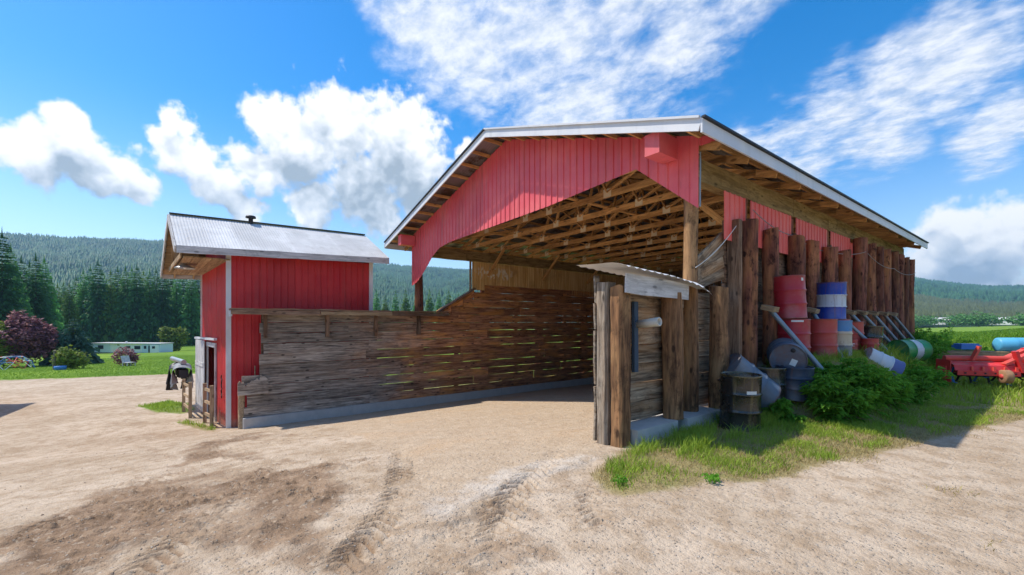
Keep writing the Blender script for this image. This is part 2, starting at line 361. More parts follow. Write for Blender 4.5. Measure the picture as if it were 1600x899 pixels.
def board_mesh(L, h, t, mat, rough=.006, var=0):
    key = (round(L, 2), round(h, 3), round(t, 3), mat, rough, var)
    if key in _bc: return _bc[key]
    rr = random.Random(hash(key[:3]) + var * 7); n = max(2, min(12, int(L / .35))); V = []; F = []
    for i in range(n + 1):
        x = L * i / n
        a = -h/2 + rr.uniform(-rough, rough); b = h/2 + rr.uniform(-rough, rough); o = rr.uniform(-rough, rough) * .6
        if i in (0, n): x += rr.uniform(-rough, rough) * 1.5
        V += [(x, -t/2 + o, a), (x, t/2 + o, a), (x, t/2 + o, b), (x, -t/2 + o, b)]
    for i in range(n):
        for k in range(4): F.append((4*i+k, 4*i+(k+1) % 4, 4*i+4+(k+1) % 4, 4*i+4+k))
    F = [tuple(reversed(q)) for q in F]
    F += [(0, 1, 2, 3), (4*n+3, 4*n+2, 4*n+1, 4*n)]
    mb = MB(); mb.add(V, F); _bc[key] = mb.mesh(mat, 'board'); return _bc[key]
def board(name, parent, p, q, h, t, mat, up=(0, 0, 1), rough=.006, var=0):
    p = Vector(p); q = Vector(q); me = board_mesh((q - p).length, h, t, mat, rough, var)
    return mk(name, me, parent, axes(p, q - p, up))
def log_mesh(r0, r1, H, mat, seed, n=14, rings=10, bump=.012, flat=None):
    rr = random.Random(seed); V = []; F = []
    ph = [rr.uniform(0, 6.28) for _ in range(6)]; lean = (rr.uniform(-.012, .012), rr.uniform(-.012, .012))
    for i in range(rings + 1):
        t = i / rings; z = H * t; r = r0 + (r1 - r0) * t
        for k in range(n):
            a = 2 * math.pi * k / n
            q = r + bump * (math.sin(3*a + ph[0] + z*1.3) * .6 + math.sin(5*a + ph[1] - z*.8) * .4 + rr.uniform(-.5, .5)) + .01 * math.sin(z*2.1 + ph[2])
            x = q * math.cos(a); y = q * math.sin(a)
            if flat is not None: x = min(x, flat)
            V.append((x + lean[0] * z + .01 * math.sin(z*1.1 + ph[3]), y + lean[1] * z, z))
    for k in range(n): 
        x, y, z = V[rings*n + k]; V[rings*n + k] = (x, y, z + rr.uniform(-.012, .012) + .03 * math.sin(2*math.pi*k/n + ph[4]))
    for i in range(rings):
        for k in range(n): F.append((i*n+k, i*n+(k+1) % n, (i+1)*n+(k+1) % n, (i+1)*n+k))
    mb = MB(); mb.add(V, F, True); mb.add(V[-n:], [tuple(range(n))]); mb.add(V[:n], [tuple(range(n-1, -1, -1))])
    return mb.mesh(mat, 'log')
# value noise in numpy
_perm = rng.random((256, 256))
def vnoise(x, y):
    xi = np.floor(x).astype(int); yi = np.floor(y).astype(int); fx = x - xi; fy = y - yi
    fx = fx*fx*(3-2*fx); fy = fy*fy*(3-2*fy); g = lambda a, b: _perm[a & 255, b & 255]
    return (g(xi, yi)*(1-fx) + g(xi+1, yi)*fx)*(1-fy) + (g(xi, yi+1)*(1-fx) + g(xi+1, yi+1)*fx)*fy
def fbm(x, y, s, o=4):
    v = 0; a = .5
    for k in range(o): v = v + a * (vnoise(x*s + 17.3*k, y*s + 9.1*k) - .5); s *= 2.07; a *= .5
    return v
def sstep(a, b, x): t = np.clip((x - a) / (b - a), 0, 1); return t*t*(3-2*t)
def pmask(X, Y, poly, soft):
    """1 inside a polygon, fading over soft metres across its edge"""
    P = np.array(poly, float); ins = np.zeros(X.shape, bool); dmin = np.full(X.shape, 1e9)
    for i in range(len(P)):
        x0, y0 = P[i]; x1, y1 = P[(i + 1) % len(P)]
        c = ((y0 > Y) != (y1 > Y)) & (X < (x1-x0)*(Y-y0)/((y1-y0) + 1e-12) + x0); ins ^= c
        dx, dy = x1-x0, y1-y0; t = np.clip(((X-x0)*dx + (Y-y0)*dy) / (dx*dx+dy*dy), 0, 1)
        dmin = np.minimum(dmin, np.hypot(X-x0-t*dx, Y-y0-t*dy))
    return sstep(-soft, soft, np.where(ins, dmin, -dmin))
# ================================================================== GROUND
def hgt(x, y):
    x = np.asarray(x, float); y = np.asarray(y, float); t = -x
    t = np.where(t < -1.5, 0, np.where(t < 1.5, (t + 1.5)**2 / 6, t))
    b = np.where(t < 11, -.1325*t, -1.4575 - .037*(np.minimum(t, 160) - 11))
    A = np.interp(y, [1.7, 2.9, 6.5, 10, 17, 20], [0, .9, .9, .45, .35, 0]); S = 1 - sstep(.95, 2.1, x)
    return b + A * S * sstep(-.6, -.2, x)
GRASS_NEAR = [(.15,-1.75),(.6,-3.06),(.98,-3.34),(1.28,-3.36),(1.51,-2.79),(1.57,-2.28),(1.87,-2.04),(2.04,-1.51),(2.11,-.74),(2.31,-.07),(2.65,1.55),(3.45,4.87),(4.4,8),(9,14),(60,50),(60,400),(0,400),(0,.5)]
def m_grass(X, Y, n):
    g = pmask(X, Y, GRASS_NEAR, .22)
    lawn = sstep(-.8, .8, -X - np.interp(Y, [-60, -17.8, -12.2, -8.3, 0, 30], [60, 45.5, 42, 40.3, 36, 12]) + n * 2)
    back = sstep(16, 17.5, Y); left = sstep(-1, 0, Y - .5) * sstep(11.5, 12.5, -X)
    far = sstep(60, 75, np.hypot(X, Y))
    patch = np.maximum(pmask(X, Y, [(-19.3,-8.3),(-20.5,-7.3),(-18,-6.5),(-16.2,-6.45),(-15.6,-6.9),(-16.6,-7.6)], .3), pmask(X, Y, [(-13.6,-6.65),(-11.6,-5.95),(-11.2,-6.1),(-11.6,-6.35),(-13.6,-6.95)], .15))
    return np.maximum.reduce([g, lawn, back, left, far, patch])
def axis_coords(c0, c1, step, lo, hi, g=1.09, cap=1e9):
    mid = list(np.arange(c0, c1, step)); s = step; a = mid[-1]; up = []
    while a < hi: s *= g; a += s; up.append(a)
    s = step; a = c0; dn = []
    while a > lo: s *= g; a -= s; dn.append(a)
    return np.array(dn[::-1] + mid + up)
xs = axis_coords(-2.4, 3.4, .02, -4200, 4200, 1.045); ys = axis_coords(-8.0, -2.4, .02, -4200, 4200, 1.05)
X, Y = np.meshgrid(xs, ys); near = 1 - sstep(25, 60, np.hypot(X, Y))
nz = fbm(X, Y, .9, 5)
gm = m_grass(X, Y, fbm(X, Y, .25, 3))
DARK_A = [(-.5,-8.2),(-2.2,-8.4),(-3.3,-7.8),(-5.5,-7.0),(-8.8,-6.4),(-9.8,-5.3),(-7.5,-4.7),(-5,-5.2),(-3.6,-5.3),(-1.5,-5.0),(-.2,-5.5),(.9,-5.95),(.6,-7.2)]
DARK_B = [(.38,-5.7),(.55,-4.75),(.4,-4.2),(.42,-2.9),(.8,-3.2),(1.2,-3.9),(1.75,-4.5),(1.6,-5.2),(.91,-6.1)]
wob = fbm(X, Y, 1.3, 4) * 1.4; wob2 = fbm(Y + 40, X, 1.3, 4) * 1.4
dm = np.maximum(pmask(X + wob, Y + wob2, DARK_A, .4), pmask(X + wob*.4, Y + wob2*.4, DARK_B, .12))
dm = dm * np.clip(.62 + 3.0 * fbm(X, Y, .9, 4), 0, 1)
CONC = [(.62,-4.9),(.3,-4.25),(.22,-2.6),(-.25,-1.9),(-.25,16.4),(-10.8,16.4),(-10.8,-3.6),(-5,-3.9),(-1.2,-4.5)]
wc1 = fbm(X, Y, 2.2, 4) * .35
cm = pmask(X + wc1, Y + wc1, CONC, .05)
edge = pmask(X + wc1*1.3, Y + wc1*1.3, [(.66,-4.95),(.36,-4.2),(.26,-2.6),(.0,-2.6),(-.15,-3.6),(-.1,-4.3),(.1,-4.95)], .08)
dm = dm * (1 - edge)
Z = hgt(X, Y) + near * (fbm(X, Y, .35, 3) * .07 * (1 - cm) + nz * .02)
clod = np.maximum(0, fbm(X, Y, 7.5, 4)) ; clod2 = np.abs(fbm(X + 9, Y, 16, 3)) * sstep(-.02, .1, fbm(X, Y + 5, 4, 2))
Z += near * (1 - gm) * (dm * (clod * .13 + clod2 * .20 - .02) + .015 * clod2 * (1 - dm))
Z -= .03 * (1 - cm) * pmask(X, Y, [(.9,-5.2),(.3,-4.2),(.3,-2.7),(1.4,-3.4)], .15)
def track(Z, pts, w, depth, per, ph=0):
    global dm
    s0 = 0; depth *= 1.25; Ltot = sum(math.hypot(b[0]-a[0], b[1]-a[1]) for a, b in zip(pts[:-1], pts[1:]))
    for (x0, y0), (x1, y1) in zip(pts[:-1], pts[1:]):
        L = math.hypot(x1-x0, y1-y0); tx, ty = (x1-x0)/L, (y1-y0)/L
        s = (X-x0)*tx + (Y-y0)*ty; l = -(X-x0)*ty + (Y-y0)*tx
        m = sstep(-.02, .02, s) * sstep(-.02, .02, L - s) * sstep(w, w*.75, np.abs(l)) * np.clip(.75 + 3.2*fbm(X, Y, 1.9, 3), 0, 1) * sstep(Ltot, Ltot*.45, s + s0)
        tw = np.abs((((s + s0 + np.abs(l)*.9 + ph) / per) % 1) - .5) * 2
        Z = Z + m * (-depth + depth * 1.8 * sstep(.35, .75, tw)); dm = np.maximum(dm, m * (.35 + .45*(1 - tw))); s0 += L  # tread grooves also painted darker, standing in for weak relief shade
    return Z
def softline(pts, w, amt):
    global dm
    for (x0, y0), (x1, y1) in zip(pts[:-1], pts[1:]):
        L2 = (x1-x0)**2 + (y1-y0)**2; t = np.clip(((X-x0)*(x1-x0) + (Y-y0)*(y1-y0)) / L2, 0, 1)
        dist = np.hypot(X - x0 - t*(x1-x0), Y - y0 - t*(y1-y0)) + wob*.12
        dm = np.maximum(dm, amt * sstep(w, w*.3, dist) * np.clip(.7 + 3*fbm(X, Y, 1.1, 3), 0, 1))
for off in (0, .55, 1.75, 2.3):
    softline([(-40, -9.5 + off*.6), (-26, -9.2 + off*.5), (-17, -8.4 - off*.3), (-10.5, -7.2 - off*.35), (-5.5, -6.3 - off*.3), (-1, -6.1 - off*.2)], .22, .42)
    softline([(-10.2, -4.9 + off*.9), (-6.5, -3.9 + off*.8), (-3, -3.2 + off*.55), (.0, -3.3 + off*.2)], .2, .30)
    softline([(-30, -8.6 - off), (-18, -9.5 - off), (-9, -9.4 - off*.6)], .22, .35)
    softline([(.8, -4.9 - off*.25), (2.0, -3.8 - off*.4), (3.2, -1.5 - off*.3), (4.6, 2.5)], .16, .28)
Z = track(Z, [(1.15,-6.25),(.45,-5.55),(-.4,-4.95),(-2.2,-4.2),(-4,-3.4)], .19, .026, .13)
Z = track(Z, [(1.78,-5.35),(1.05,-4.75),(.45,-4.1),(.0,-3.3),(-.6,-2.2)], .2, .028, .13, .04)
Z = track(Z, [(.4,-7.3),(-1.2,-6.4),(-4,-5.4)], .2, .016, .14)
Z = track(Z, [(-2,-7.9),(-5,-6.6),(-8.2,-5.6)], .2, .016, .15)
Z = track(Z, [(1.55,-4.0),(1.1,-3.7),(.7,-3.2)], .16, .015, .13)
V = np.stack([X, Y, Z], -1).reshape(-1, 3); ny, nx = X.shape
i0 = (np.arange(ny-1)[:, None] * nx + np.arange(nx-1)[None]).ravel()
T = np.concatenate([np.stack([i0, i0+1, i0+nx+1], -1), np.stack([i0, i0+nx+1, i0+nx], -1)])
m, nt, out = newmat('ground')
at = nd(nt, 'ShaderNodeVertexColor', layer_name='mask'); sc = nd(nt, 'ShaderNodeSeparateColor', {'Color': at.outputs[0]})
gG, gD, gC, gE = sc.outputs[0], sc.outputs[1], sc.outputs[2], at.outputs['Alpha']
gp = nd(nt, 'ShaderNodeNewGeometry').outputs['Position']
n_lo = noise(nt, gp, .55, 5, .6); n_mid = noise(nt, gp, 3.5, 6, .65); n_hi = noise(nt, gp, 28, 5, .7); n_xl = noise(nt, gp, .09, 4, .55); n_c = noise(nt, gp, 11, 5, .68); n_f = noise(nt, gp, 75, 3, .6)
vor = nd(nt, 'ShaderNodeTexVoronoi', {'Vector': gp, 'Scale': 34.}, feature='F1'); 
vcol = nd(nt, 'ShaderNodeSeparateColor', {'Color': vor.outputs['Color']})
tan = mix(nt, mapr(nt, n_lo, .3, .7), (.43, .325, .225), (.59, .475, .36))
tan = mix(nt, math_(nt, 'MULTIPLY', mapr(nt, n_mid, .42, .68), .7), tan, (.34, .235, .145))
tan = mix(nt, math_(nt, 'MULTIPLY', mapr(nt, n_mid, .48, .3), .5), tan, (.56, .455, .34))
drk = mix(nt, mapr(nt, n_mid, .3, .7), (.18, .115, .07), (.35, .24, .155))
drk = mix(nt, math_(nt, 'MULTIPLY', mapr(nt, n_hi, .55, .75), .4), drk, (.40, .28, .18))
con = mix(nt, mapr(nt, n_mid, .3, .7), (.43, .315, .21), (.57, .45, .325))
con = mix(nt, math_(nt, 'MULTIPLY', mapr(nt, n_lo, .5, .72), .75), con, (.52, .34, .19))
c = mix(nt, math_(nt, 'MULTIPLY', gC, .8), tan, con); c = mix(nt, math_(nt, 'MULTIPLY', math_(nt, 'MULTIPLY', gE, mapr(nt, n_mid, .3, .6)), .4), c, mix(nt, n_mid, (.55, .52, .48), (.76, .72, .66)))
c = mix(nt, mapr(nt, math_(nt, 'ADD', gD, math_(nt, 'MULTIPLY_ADD', n_mid, .7, -.35)), .25, .8), c, drk)
peb = math_(nt, 'MULTIPLY', mapr(nt, vor.outputs['Distance'], .42, .25), mapr(nt, vcol.outputs[0], .72, .8))
c = mix(nt, math_(nt, 'MULTIPLY', peb, .55), c, mix(nt, vcol.outputs[1], (.18, .14, .11), (.62, .57, .50)))
c = mix(nt, math_(nt, 'MULTIPLY', mapr(nt, n_c, .55, .68), .42), c, (.26, .18, .12))
c = mix(nt, math_(nt, 'MULTIPLY', mapr(nt, n_c, .44, .34), .45), c, (.60, .49, .37))
c = mix(nt, math_(nt, 'MULTIPLY', mapr(nt, n_hi, .58, .70), .38), c, (.22, .15, .10))
c = mix(nt, math_(nt, 'MULTIPLY', mapr(nt, n_f, .62, .72), .25), c, (.64, .54, .42))
grs = mix(nt, mapr(nt, n_mid, .3, .7), (.055, .13, .012), (.17, .29, .025)); grs = mix(nt, mapr(nt, n_xl, .35, .7), grs, (.21, .32, .03))
nearf = mapr(nt, vmath(nt, 'LENGTH', gp), 12., 22., 1., 0.)
grs = mix(nt, math_(nt, 'MULTIPLY', nearf, mapr(nt, n_mid, .2, .6, .55, 1.)), grs, mix(nt, n_c, (.22, .17, .08), (.42, .33, .17)))
gf = mapr(nt, math_(nt, 'ADD', gG, math_(nt, 'MULTIPLY_ADD', n_mid, 1.3, -.65)), .3, .75)
c = mix(nt, gf, c, grs)
bh = math_(nt, 'ADD', math_(nt, 'MULTIPLY', n_hi, .5), math_(nt, 'ADD', math_(nt, 'MULTIPLY', n_mid, 1.2), math_(nt, 'MULTIPLY', peb, .35)))
bh = math_(nt, 'ADD', bh, math_(nt, 'MULTIPLY', n_c, .9)); principled(nt, out, c, .95, 0, bh, .95, .035, .15)
me = tri_mesh('ground', V, T, 'ground', True)
ca_ = me.color_attributes.new('mask', 'FLOAT_COLOR', 'POINT')
ca_.data.foreach_set('color', np.stack([gm, dm, cm, edge], -1).reshape(-1).astype(np.float32))
ground = mk('ground', me); tag(ground, kind='structure')
def zg(x, y): return float(hgt(x, y))
# ================================================================== HILLS
azt = [-180, -70, -49.9, -39.5, -17.5, -5, 18, 43.4, 45.6, 48, 50.2, 65, 180]
rdg = [.10, .12, .129, .143, .127, .119, .095, .0735, .063, .0543, .052, .057, .10]
r0t = [600, 560, 520, 520, 520, 520, 540, 560, 600, 640, 660, 700, 600]
r1t = [2400, 2300, 2200, 2200, 2300, 2400, 2700, 3000, 3100, 3200, 3300, 3300, 2400]
def hill_z(r, az):
    r0 = np.interp(az, azt, r0t); r1 = np.interp(az, azt, r1t); H = np.interp(az, azt, rdg) * r1
    t = np.clip((r - r0) / (r1 - r0), 0, 1.25); base = np.interp(az, [-60, -5, 30], [-7.2, -6, -.2])
    n = fbm(az*.35 + 50, r*.004, 1., 4)
    return base - 1 + (H - base) * np.where(t < 1, t**1.25, 1 - (t-1)*1.2) * (1 + .0 * n) + n * H * .22 * sstep(.05, .5, t) * (1 - .75*sstep(.8, 1, t)) - 2 * (t <= 0)
def polar(r, az): 
    a = np.radians(az) - YAW
    return CAM.x + r*np.sin(a), CAM.y + r*np.cos(a)
AZ, TT = np.meshgrid(np.linspace(-180, 180, 481), np.linspace(-.02, 1.2, 46))
RR = np.interp(AZ, azt, r0t) + TT * (np.interp(AZ, azt, r1t) - np.interp(AZ, azt, r0t))
HZ = hill_z(RR, AZ); HX, HY = polar(RR, AZ); ny, nx = AZ.shape
i0 = (np.arange(ny-1)[:, None] * nx + np.arange(nx-1)[None]).ravel()
T = np.concatenate([np.stack([i0, i0+1, i0+nx+1], -1), np.stack([i0, i0+nx+1, i0+nx], -1)])
m, nt, out = newmat('hill_ground'); gp = nd(nt, 'ShaderNodeNewGeometry').outputs['Position']
n1 = noise(nt, gp, .006, 6, .7); n2 = noise(nt, gp, .09, 4, .7)
c = mix(nt, n1, (.010, .034, .016), (.04, .085, .03)); c = mix(nt, mapr(nt, n2, .45, .7), c, (.006, .022, .012))
principled(nt, out, c, .95, 0, n2, 1., 9., .1)
hill = mk('hills', tri_mesh('hills', np.stack([HX, HY, HZ], -1).reshape(-1, 3), T, 'hill_ground', True)); tag(hill, kind='structure')
def forest(name, N, azr, rfun, mat, label, hr, round_=False, wr=(.2, .3)):
    az = rng.uniform(*azr, N); az = az[(az < 6) | (az > 38) | (rng.random(N) < .12)]; N = len(az)
    r = rfun(az, N); x, y = polar(r, az); z = hill_z(r, az); keep = np.interp(az, azt, r1t) * 1.01 > r
    x, y, z, r = x[keep], y[keep], z[keep], r[keep]; N = len(x)
    H = (hr[0] + (hr[1] - hr[0])*rng.random(N)**1.6) * (.75 + 1.6*np.abs(fbm(x, y, .012, 3))); W = H * rng.uniform(*wr, N); k = 5
    ph = rng.uniform(0, 6.28, N)
    if round_: tiers = [(-.05, .35, .55), (.25, 1.0, 1.0), (.7, 1.0, .8)]
    else: tiers = [(0., .6, 1.), (.3, 1., .68)]
    Vs, Ts = [], []; n0 = 0
    for zb, zt, ws in tiers:
        an = ph[:, None] + np.arange(k)[None] * 2*math.pi/k + zb
        rad = W[:, None] * ws * rng.uniform(.7, 1.25, (N, k)) * .62
        ring = np.stack([x[:, None] + rad*np.cos(an), y[:, None] + rad*np.sin(an), z[:, None] + H[:, None]*(zb + rng.uniform(-.05, .05, (N, k)))], -1)
        apex = np.stack([x, y, z + H*zt], -1)[:, None]
        vv = np.concatenate([ring, apex], 1); Vs.append(vv.reshape(-1, 3))
        b = n0 + np.arange(N)[:, None]*(k+1); j = np.arange(k)[None]
        Ts.append(np.stack([b + j, b + (j+1) % k, b + k + 0*j], -1).reshape(-1, 3)); n0 += N*(k+1)
    o = mk(name, tri_mesh(name, np.concatenate(Vs), np.concatenate(Ts), mat)); tag(o, label, 'forest', kind='stuff'); return o
r0f = lambda az: np.interp(az, azt, r0t); r1f = lambda az: np.interp(az, azt, r1t)
forest('hillside_forest', 80000, (-56, 6), lambda az, N: r0f(az) + (r1f(az) - r0f(az)) * rng.random(N)**.62, 'hill_tree', 'dark conifer forest covering the long hillside behind the shed', (10, 21), wr=(.32, .5))
forest('valley_forest', 24000, (38, 60), lambda az, N: r0f(az) + 900 * rng.random(N)**.9, 'valley_tree', 'mixed woods across the valley beyond the green field', (7, 14), wr=(.45, .8))
forest('ridge_forest', 12000, (36, 60), lambda az, N: r0f(az) + 800 + (r1f(az) - r0f(az) - 800) * rng.random(N)**.7, 'hill_tree', 'far blue wooded ridges above the valley woods', (12, 20), wr=(.4, .7))
# ================================================================== BARN
ZE, XR, XL, XE0, XE1, Y0, Y1 = 4.7, -5.12, -10.8, .6, -11.97, -.66, 15.9
ZR = 6.57; SR = (ZR - ZE) / (XE0 - XR); SL = (ZR - ZE) / (XR - XE1)
def zroof(x): return ZR - (x - XR) * SR if x > XR else ZR - (XR - x) * SL
barn = root('barn', (-5.4, 7.5, -.7), 'large open fronted pole barn with red gable band, roof trusses and log post side wall', 'barn')
def corr_sheet(W, L, pitch, amp, mat):
    n = int(round(W / pitch * 4)); mb = MB(); V = []; F = []
    for i in range(n + 1):
        u = W * i / n; z = amp * math.sin(2*math.pi*u/pitch)
        V += [(u, 0, z), (u, L, z)]
    for i in range(n): F.append((2*i, 2*i+2, 2*i+3, 2*i+1))
    mb.add(V, F, True); return mb.mesh(mat, 'sheet')
nsh = 20; wsh = (Y1 - Y0) / nsh
for sx, xe, sl in ((1, XE0, SR), (-1, XE1, SL)):
    Ls = math.hypot(xe - XR, ZR - ZE) + .03; me = corr_sheet(wsh + .03, Ls, .076, .009, 'galv_old')
    for i in range(nsh):
        p = Vector((XR, Y0 + i*wsh, ZR)); d = Vector((xe - XR, 0, ZE - ZR)).normalized(); yax = Vector((0, 1, 0))
        M = Matrix((yax, d, yax.cross(d))).transposed().to_4x4(); M.translation = p + Vector((0, 0, .012 + .004*(i % 2)))
        mk('roof_sheet', me, barn, M)
mb = MB()
for sx, xe in ((1, XE0), (-1, XE1)):
    d = Vector((xe - XR, 0, ZE - ZR)).normalized() * .22
    mb.poly([(XR, Y0 - .02, ZR + .045), (XR, Y1 + .02, ZR + .045), (XR + d.x, Y1 + .02, ZR + .045 + d.z), (XR + d.x, Y0 - .02, ZR + .045 + d.z)])
mb.build('ridge_cap', 'flashing', barn)
# purlins
for sx, xe, n in ((1, XE0, 10), (-1, XE1, 12)):
    for i in range(n):
        x = XR + (xe - XR) * (i + .35) / n; z = zroof(x) - .055
        board('purlin', barn, (x, Y0 + .03, z), (x, Y1 - .05, z), .085, .04, 'truss_wood', rough=.003)
# fascias
for xe, sl in ((XE0, SR), (XE1, SL)):
    board('rake_fascia', barn, (XR, Y0 - .03, ZR - .07), (xe, Y0 - .03, ZE - .07), .19, .03, 'flashing', rough=.002)
    s = 1 if xe > 0 else -1
    board('eave_fascia', barn, (xe + .022*s, Y0 - .045, ZE - .095), (xe + .022*s, Y1, ZE - .095), .20, .03, 'flashing', rough=.003)
    mb = MB(); mb.beam((XR, Y0 - .062, ZR + .035), (xe, Y0 - .062, ZE + .035), .05, .035); mb.build('edge_flashing', 'dark_metal' if s < 0 else 'flashing', barn)
mb = MB(); mb.beam((XE0 + .05, Y0 - .05, ZE + .03), (XE0 + .05, Y1, ZE + .03), .06, .03); mb.build('edge_flashing', 'dark_metal', barn)
# trusses
def zc(x): return zroof(x) - .20
ZB = 4.66
tmb = MB(); T_ = .04
tmb.beam((-10.95, 0, ZB), (.15, 0, ZB), T_, .14)
tmb.beam((XR, 0, zc(XR)), (.52, 0, zc(.52)), T_, .13); tmb.beam((XR, 0, zc(XR)), (-11.88, 0, zc(-11.88)), T_, .13)
truss_me = tmb.mesh('truss_wood', 'truss')
xb = [-10.0, -7.4, -5.12, -2.6, -1.0]; web_pts = [(-9.0, -10.0), (-9.0, -7.6), (-7.0, -7.6), (-7.0, -5.6), (-5.12, -5.6), (-5.12, -4.6), (-3.2, -4.6), (-3.2, -2.6), (-1.5, -2.6), (-1.5, -.75)]
web_me = []
for xt, xbt in web_pts:
    w = MB(); w.beam((xbt, .0, ZB + .05), (xt, .0, zc(xt) - .03), .038, .085, (0, 1, 0)); web_me.append(w.mesh('truss_wood', 'web'))
gus_me = []
for x in (-10.0, -7.6, -5.6, -4.6, -2.6, -.75):
    g = MB(); g.box(x - .11, x + .11, -.028, .028, ZB - .065, ZB + .13); gus_me.append(g.mesh('ply', 'gusset'))
for k in range(13):
    y = 1.05 + 1.2*k; M = Matrix.Translation((0, y, 0))
    t = mk('truss', truss_me, barn, M)
    for w in web_me: mk('web', w, t, M @ Matrix.Translation((0, .0, 0)))
    for g in gus_me: mk('gusset_plate', g, t, M)
# gable framing right behind the siding
t = mk('truss', truss_me, barn, Matrix.Translation((0, .07, 0)))
# longitudinal tie boards on the bottom chords and diagonal wind braces
for x in (-8.2, -3.6): board('tie_board', barn, (x, .1, ZB + .10), (x, 15.6, ZB + .10), .04, .12, 'truss_wood', rough=.003)
for (a, b) in (((-9.8, 1.2), (-6.2, 5.8)), ((-6.0, 6.0), (-2.4, 10.6)), ((-.6, 1.2), (-3.4, 5.6))):
    board('wind_brace', barn, (a[0], a[1], ZB + .12), (b[0], b[1], ZB + .85), .09, .035, 'truss_wood', rough=.003)
# beams on both long sides
for i, (a, b) in enumerate(((.02, 2.2), (2.21, 4.6), (4.61, 7.05), (7.06, 9.4), (9.41, 12.6), (12.61, 15.7))):
    for x in (-.12, XL - .12):
        mb = MB(); board('beam', barn, (x, a, 4.37), (x, b, 4.37), .40, .22, 'beam_wood', rough=.012, var=i)
# red boxes over the beam ends
for x, lab in ((-.31, None), (XL - .05, None)):
    mb = MB(); mb.box(x - .14, x + .14, -.58, -.045, 4.49, 4.85); mb.build('beam_end_box', 'red_gable', barn)
# front gable siding: ribbed sheets clipped to roof and opening
bx = [-10.98,-10.6,-10.19,-9.7,-9.34,-8.83,-8.1,-3.5,-1.03,.195,.2,.58]; bz = [3.05,3.15,3.36,3.68,3.95,4.17,4.26,4.40,4.57,3.58,4.62,4.66]
def ribs(x0, x1, pitch=.2):
    out_ = []; x = x0
    while x < x1 - 1e-6:
        for dx, dy in ((0, 0), (.012, -.022), (.034, -.022), (.046, 0), (.123, -.004)):
            if x + dx < x1 - .003: out_.append((x + dx, dy))
        x += pitch
    out_.append((x1, 0)); return out_
def sheet_xz(name, x0, x1, y, zlo, zhi, mat, parent, pitch=.2, extra=()):
    pts = ribs(x0, x1, pitch)
    pts = sorted(pts + [(e, -.002) for e in extra if x0 < e < x1]); V = []; F = []
    for x, dy in pts: V += [(x, y + dy, zlo(x)), (x, y + dy, zhi(x))]
    for i in range(len(pts) - 1): F.append((2*i, 2*i+2, 2*i+3, 2*i+1))
    mb = MB(); mb.add(V, F); return mb.build(name, mat, parent)
def sheet_yz(name, y0, y1, x, zlo, zhi, mat, parent, pitch=.2, s=1):
    pts = ribs(y0, y1, pitch); V = []; F = []
    for yy, d in pts: V += [(x - d*s, yy, zlo), (x - d*s, yy, zhi)]
    for i in range(len(pts) - 1): F.append((2*i, 2*i+2, 2*i+3, 2*i+1))
    mb = MB(); mb.add(V, F); return mb.build(name, mat, parent)
ztop = lambda x: zroof(x) - .055; zbot = lambda x: float(np.interp(x, bx, bz))
x = -11.0
sheets = []
while x < .19:
    x1 = min(x + .8, .2); sheet_xz('gable_sheet', x, x1, -.02, zbot, ztop, 'red_gable', barn, extra=bx); x = x1
sheet_xz('gable_sheet', .204, .56, -.02, lambda x: 4.60, ztop, 'red_gable', barn)
sheet_xz('gable_sheet', -11.8, -11.002, -.02, lambda x: 4.62, ztop, 'red_gable', barn)
# closed far end: vertical boards
x = -10.9
while x < -.05:
    x1 = min(x + .42, -.02); board('end_board', barn, ((x + x1)/2, 15.55, zg((x+x1)/2, 15.5) - .02), ((x + x1)/2, 15.55, ztop((x + x1)/2) - .03), .405, .03, 'brown_plank', up=(1, 0, 0)); x = x1
# posts
def log(name, parent, x, y, z0, z1, r, mat, seed, rt=None, bump=.012, yaw=0, flat=None):
    return mk(name, log_mesh(r, (rt or r*.92), z1 - z0, mat, seed, bump=bump, flat=flat), parent, Matrix.Translation((x, y, z0)) @ Matrix.Rotation(yaw, 4, 'Z'))
log('post', barn, -.05, .14, -.06, 4.17, .135, 'log_orange', 1, .115, .016)
log('post', barn, XL - .34, .33, zg(XL, .3) - .05, 4.17, .17, 'log_dark', 2, .15, .014)
for i, y in enumerate((3.2, 6.2, 9.2, 12.2, 15.2)): log('post', barn, XL - .24, y, zg(XL, y) - .05, 4.17, .12, 'log_dark', 10 + i)
# side wall: short bunker logs, then tall ones
for i, (y, r, mt) in enumerate(((1.99, .17, 'log_brown'), (3.04, .155, 'log_brown'), (4.46, .19, 'log_brown'), (5.42, .15, 'log_brown'), (6.6, .185, 'log_brown'), (7.84, .17, 'log_brown'))):
    log('bunker_post', barn, .10, y, zg(.1, y) - .05, 3.66 + .02*math.sin(i*3), r, mt, 30 + i, r*.96, .015)
board('bunker_post', barn, (.0, 1.66, -.05), (.0, 1.66, 3.66), .14, .22, 'brown_plank', up=(0, 1, 0))
for i, (y, r) in enumerate(((9.05, .19), (10.3, .17), (11.35, .16), (12.3, .17), (13.2, .15), (14.1, .16), (14.9, .15), (15.7, .17))):
    log('bunker_post', barn, .14, y, zg(.14, y) - .05, 4.15 + .04*math.sin(i*5), r, ('log_dark', 'log_brown')[i % 2], 60 + i, r*.9, .016)
for i, y in enumerate((2.25, 4.62, 7.06)):
    log('post', barn, -.13, y, zg(-.2, y) - .05, 4.165, .115, 'log_dark', 80 + i)
    board('knee_block', barn, (.01, y - .1, 3.72), (.01, y + .24, 3.60), .12, .08, 'brown_plank')
# red ribbed panels between wall top and beam
for a, b in ((1.28, 2.13), (2.37, 4.49), (4.75, 6.93), (7.19, 8.9)):
    sheet_yz('wall_panel', a, b, -.02, 3.25, 4.165, 'red_side', barn)
sheet_yz('wall_panel', 9.2, 15.5, -.20, 3.25, 4.165, 'red_side', barn)
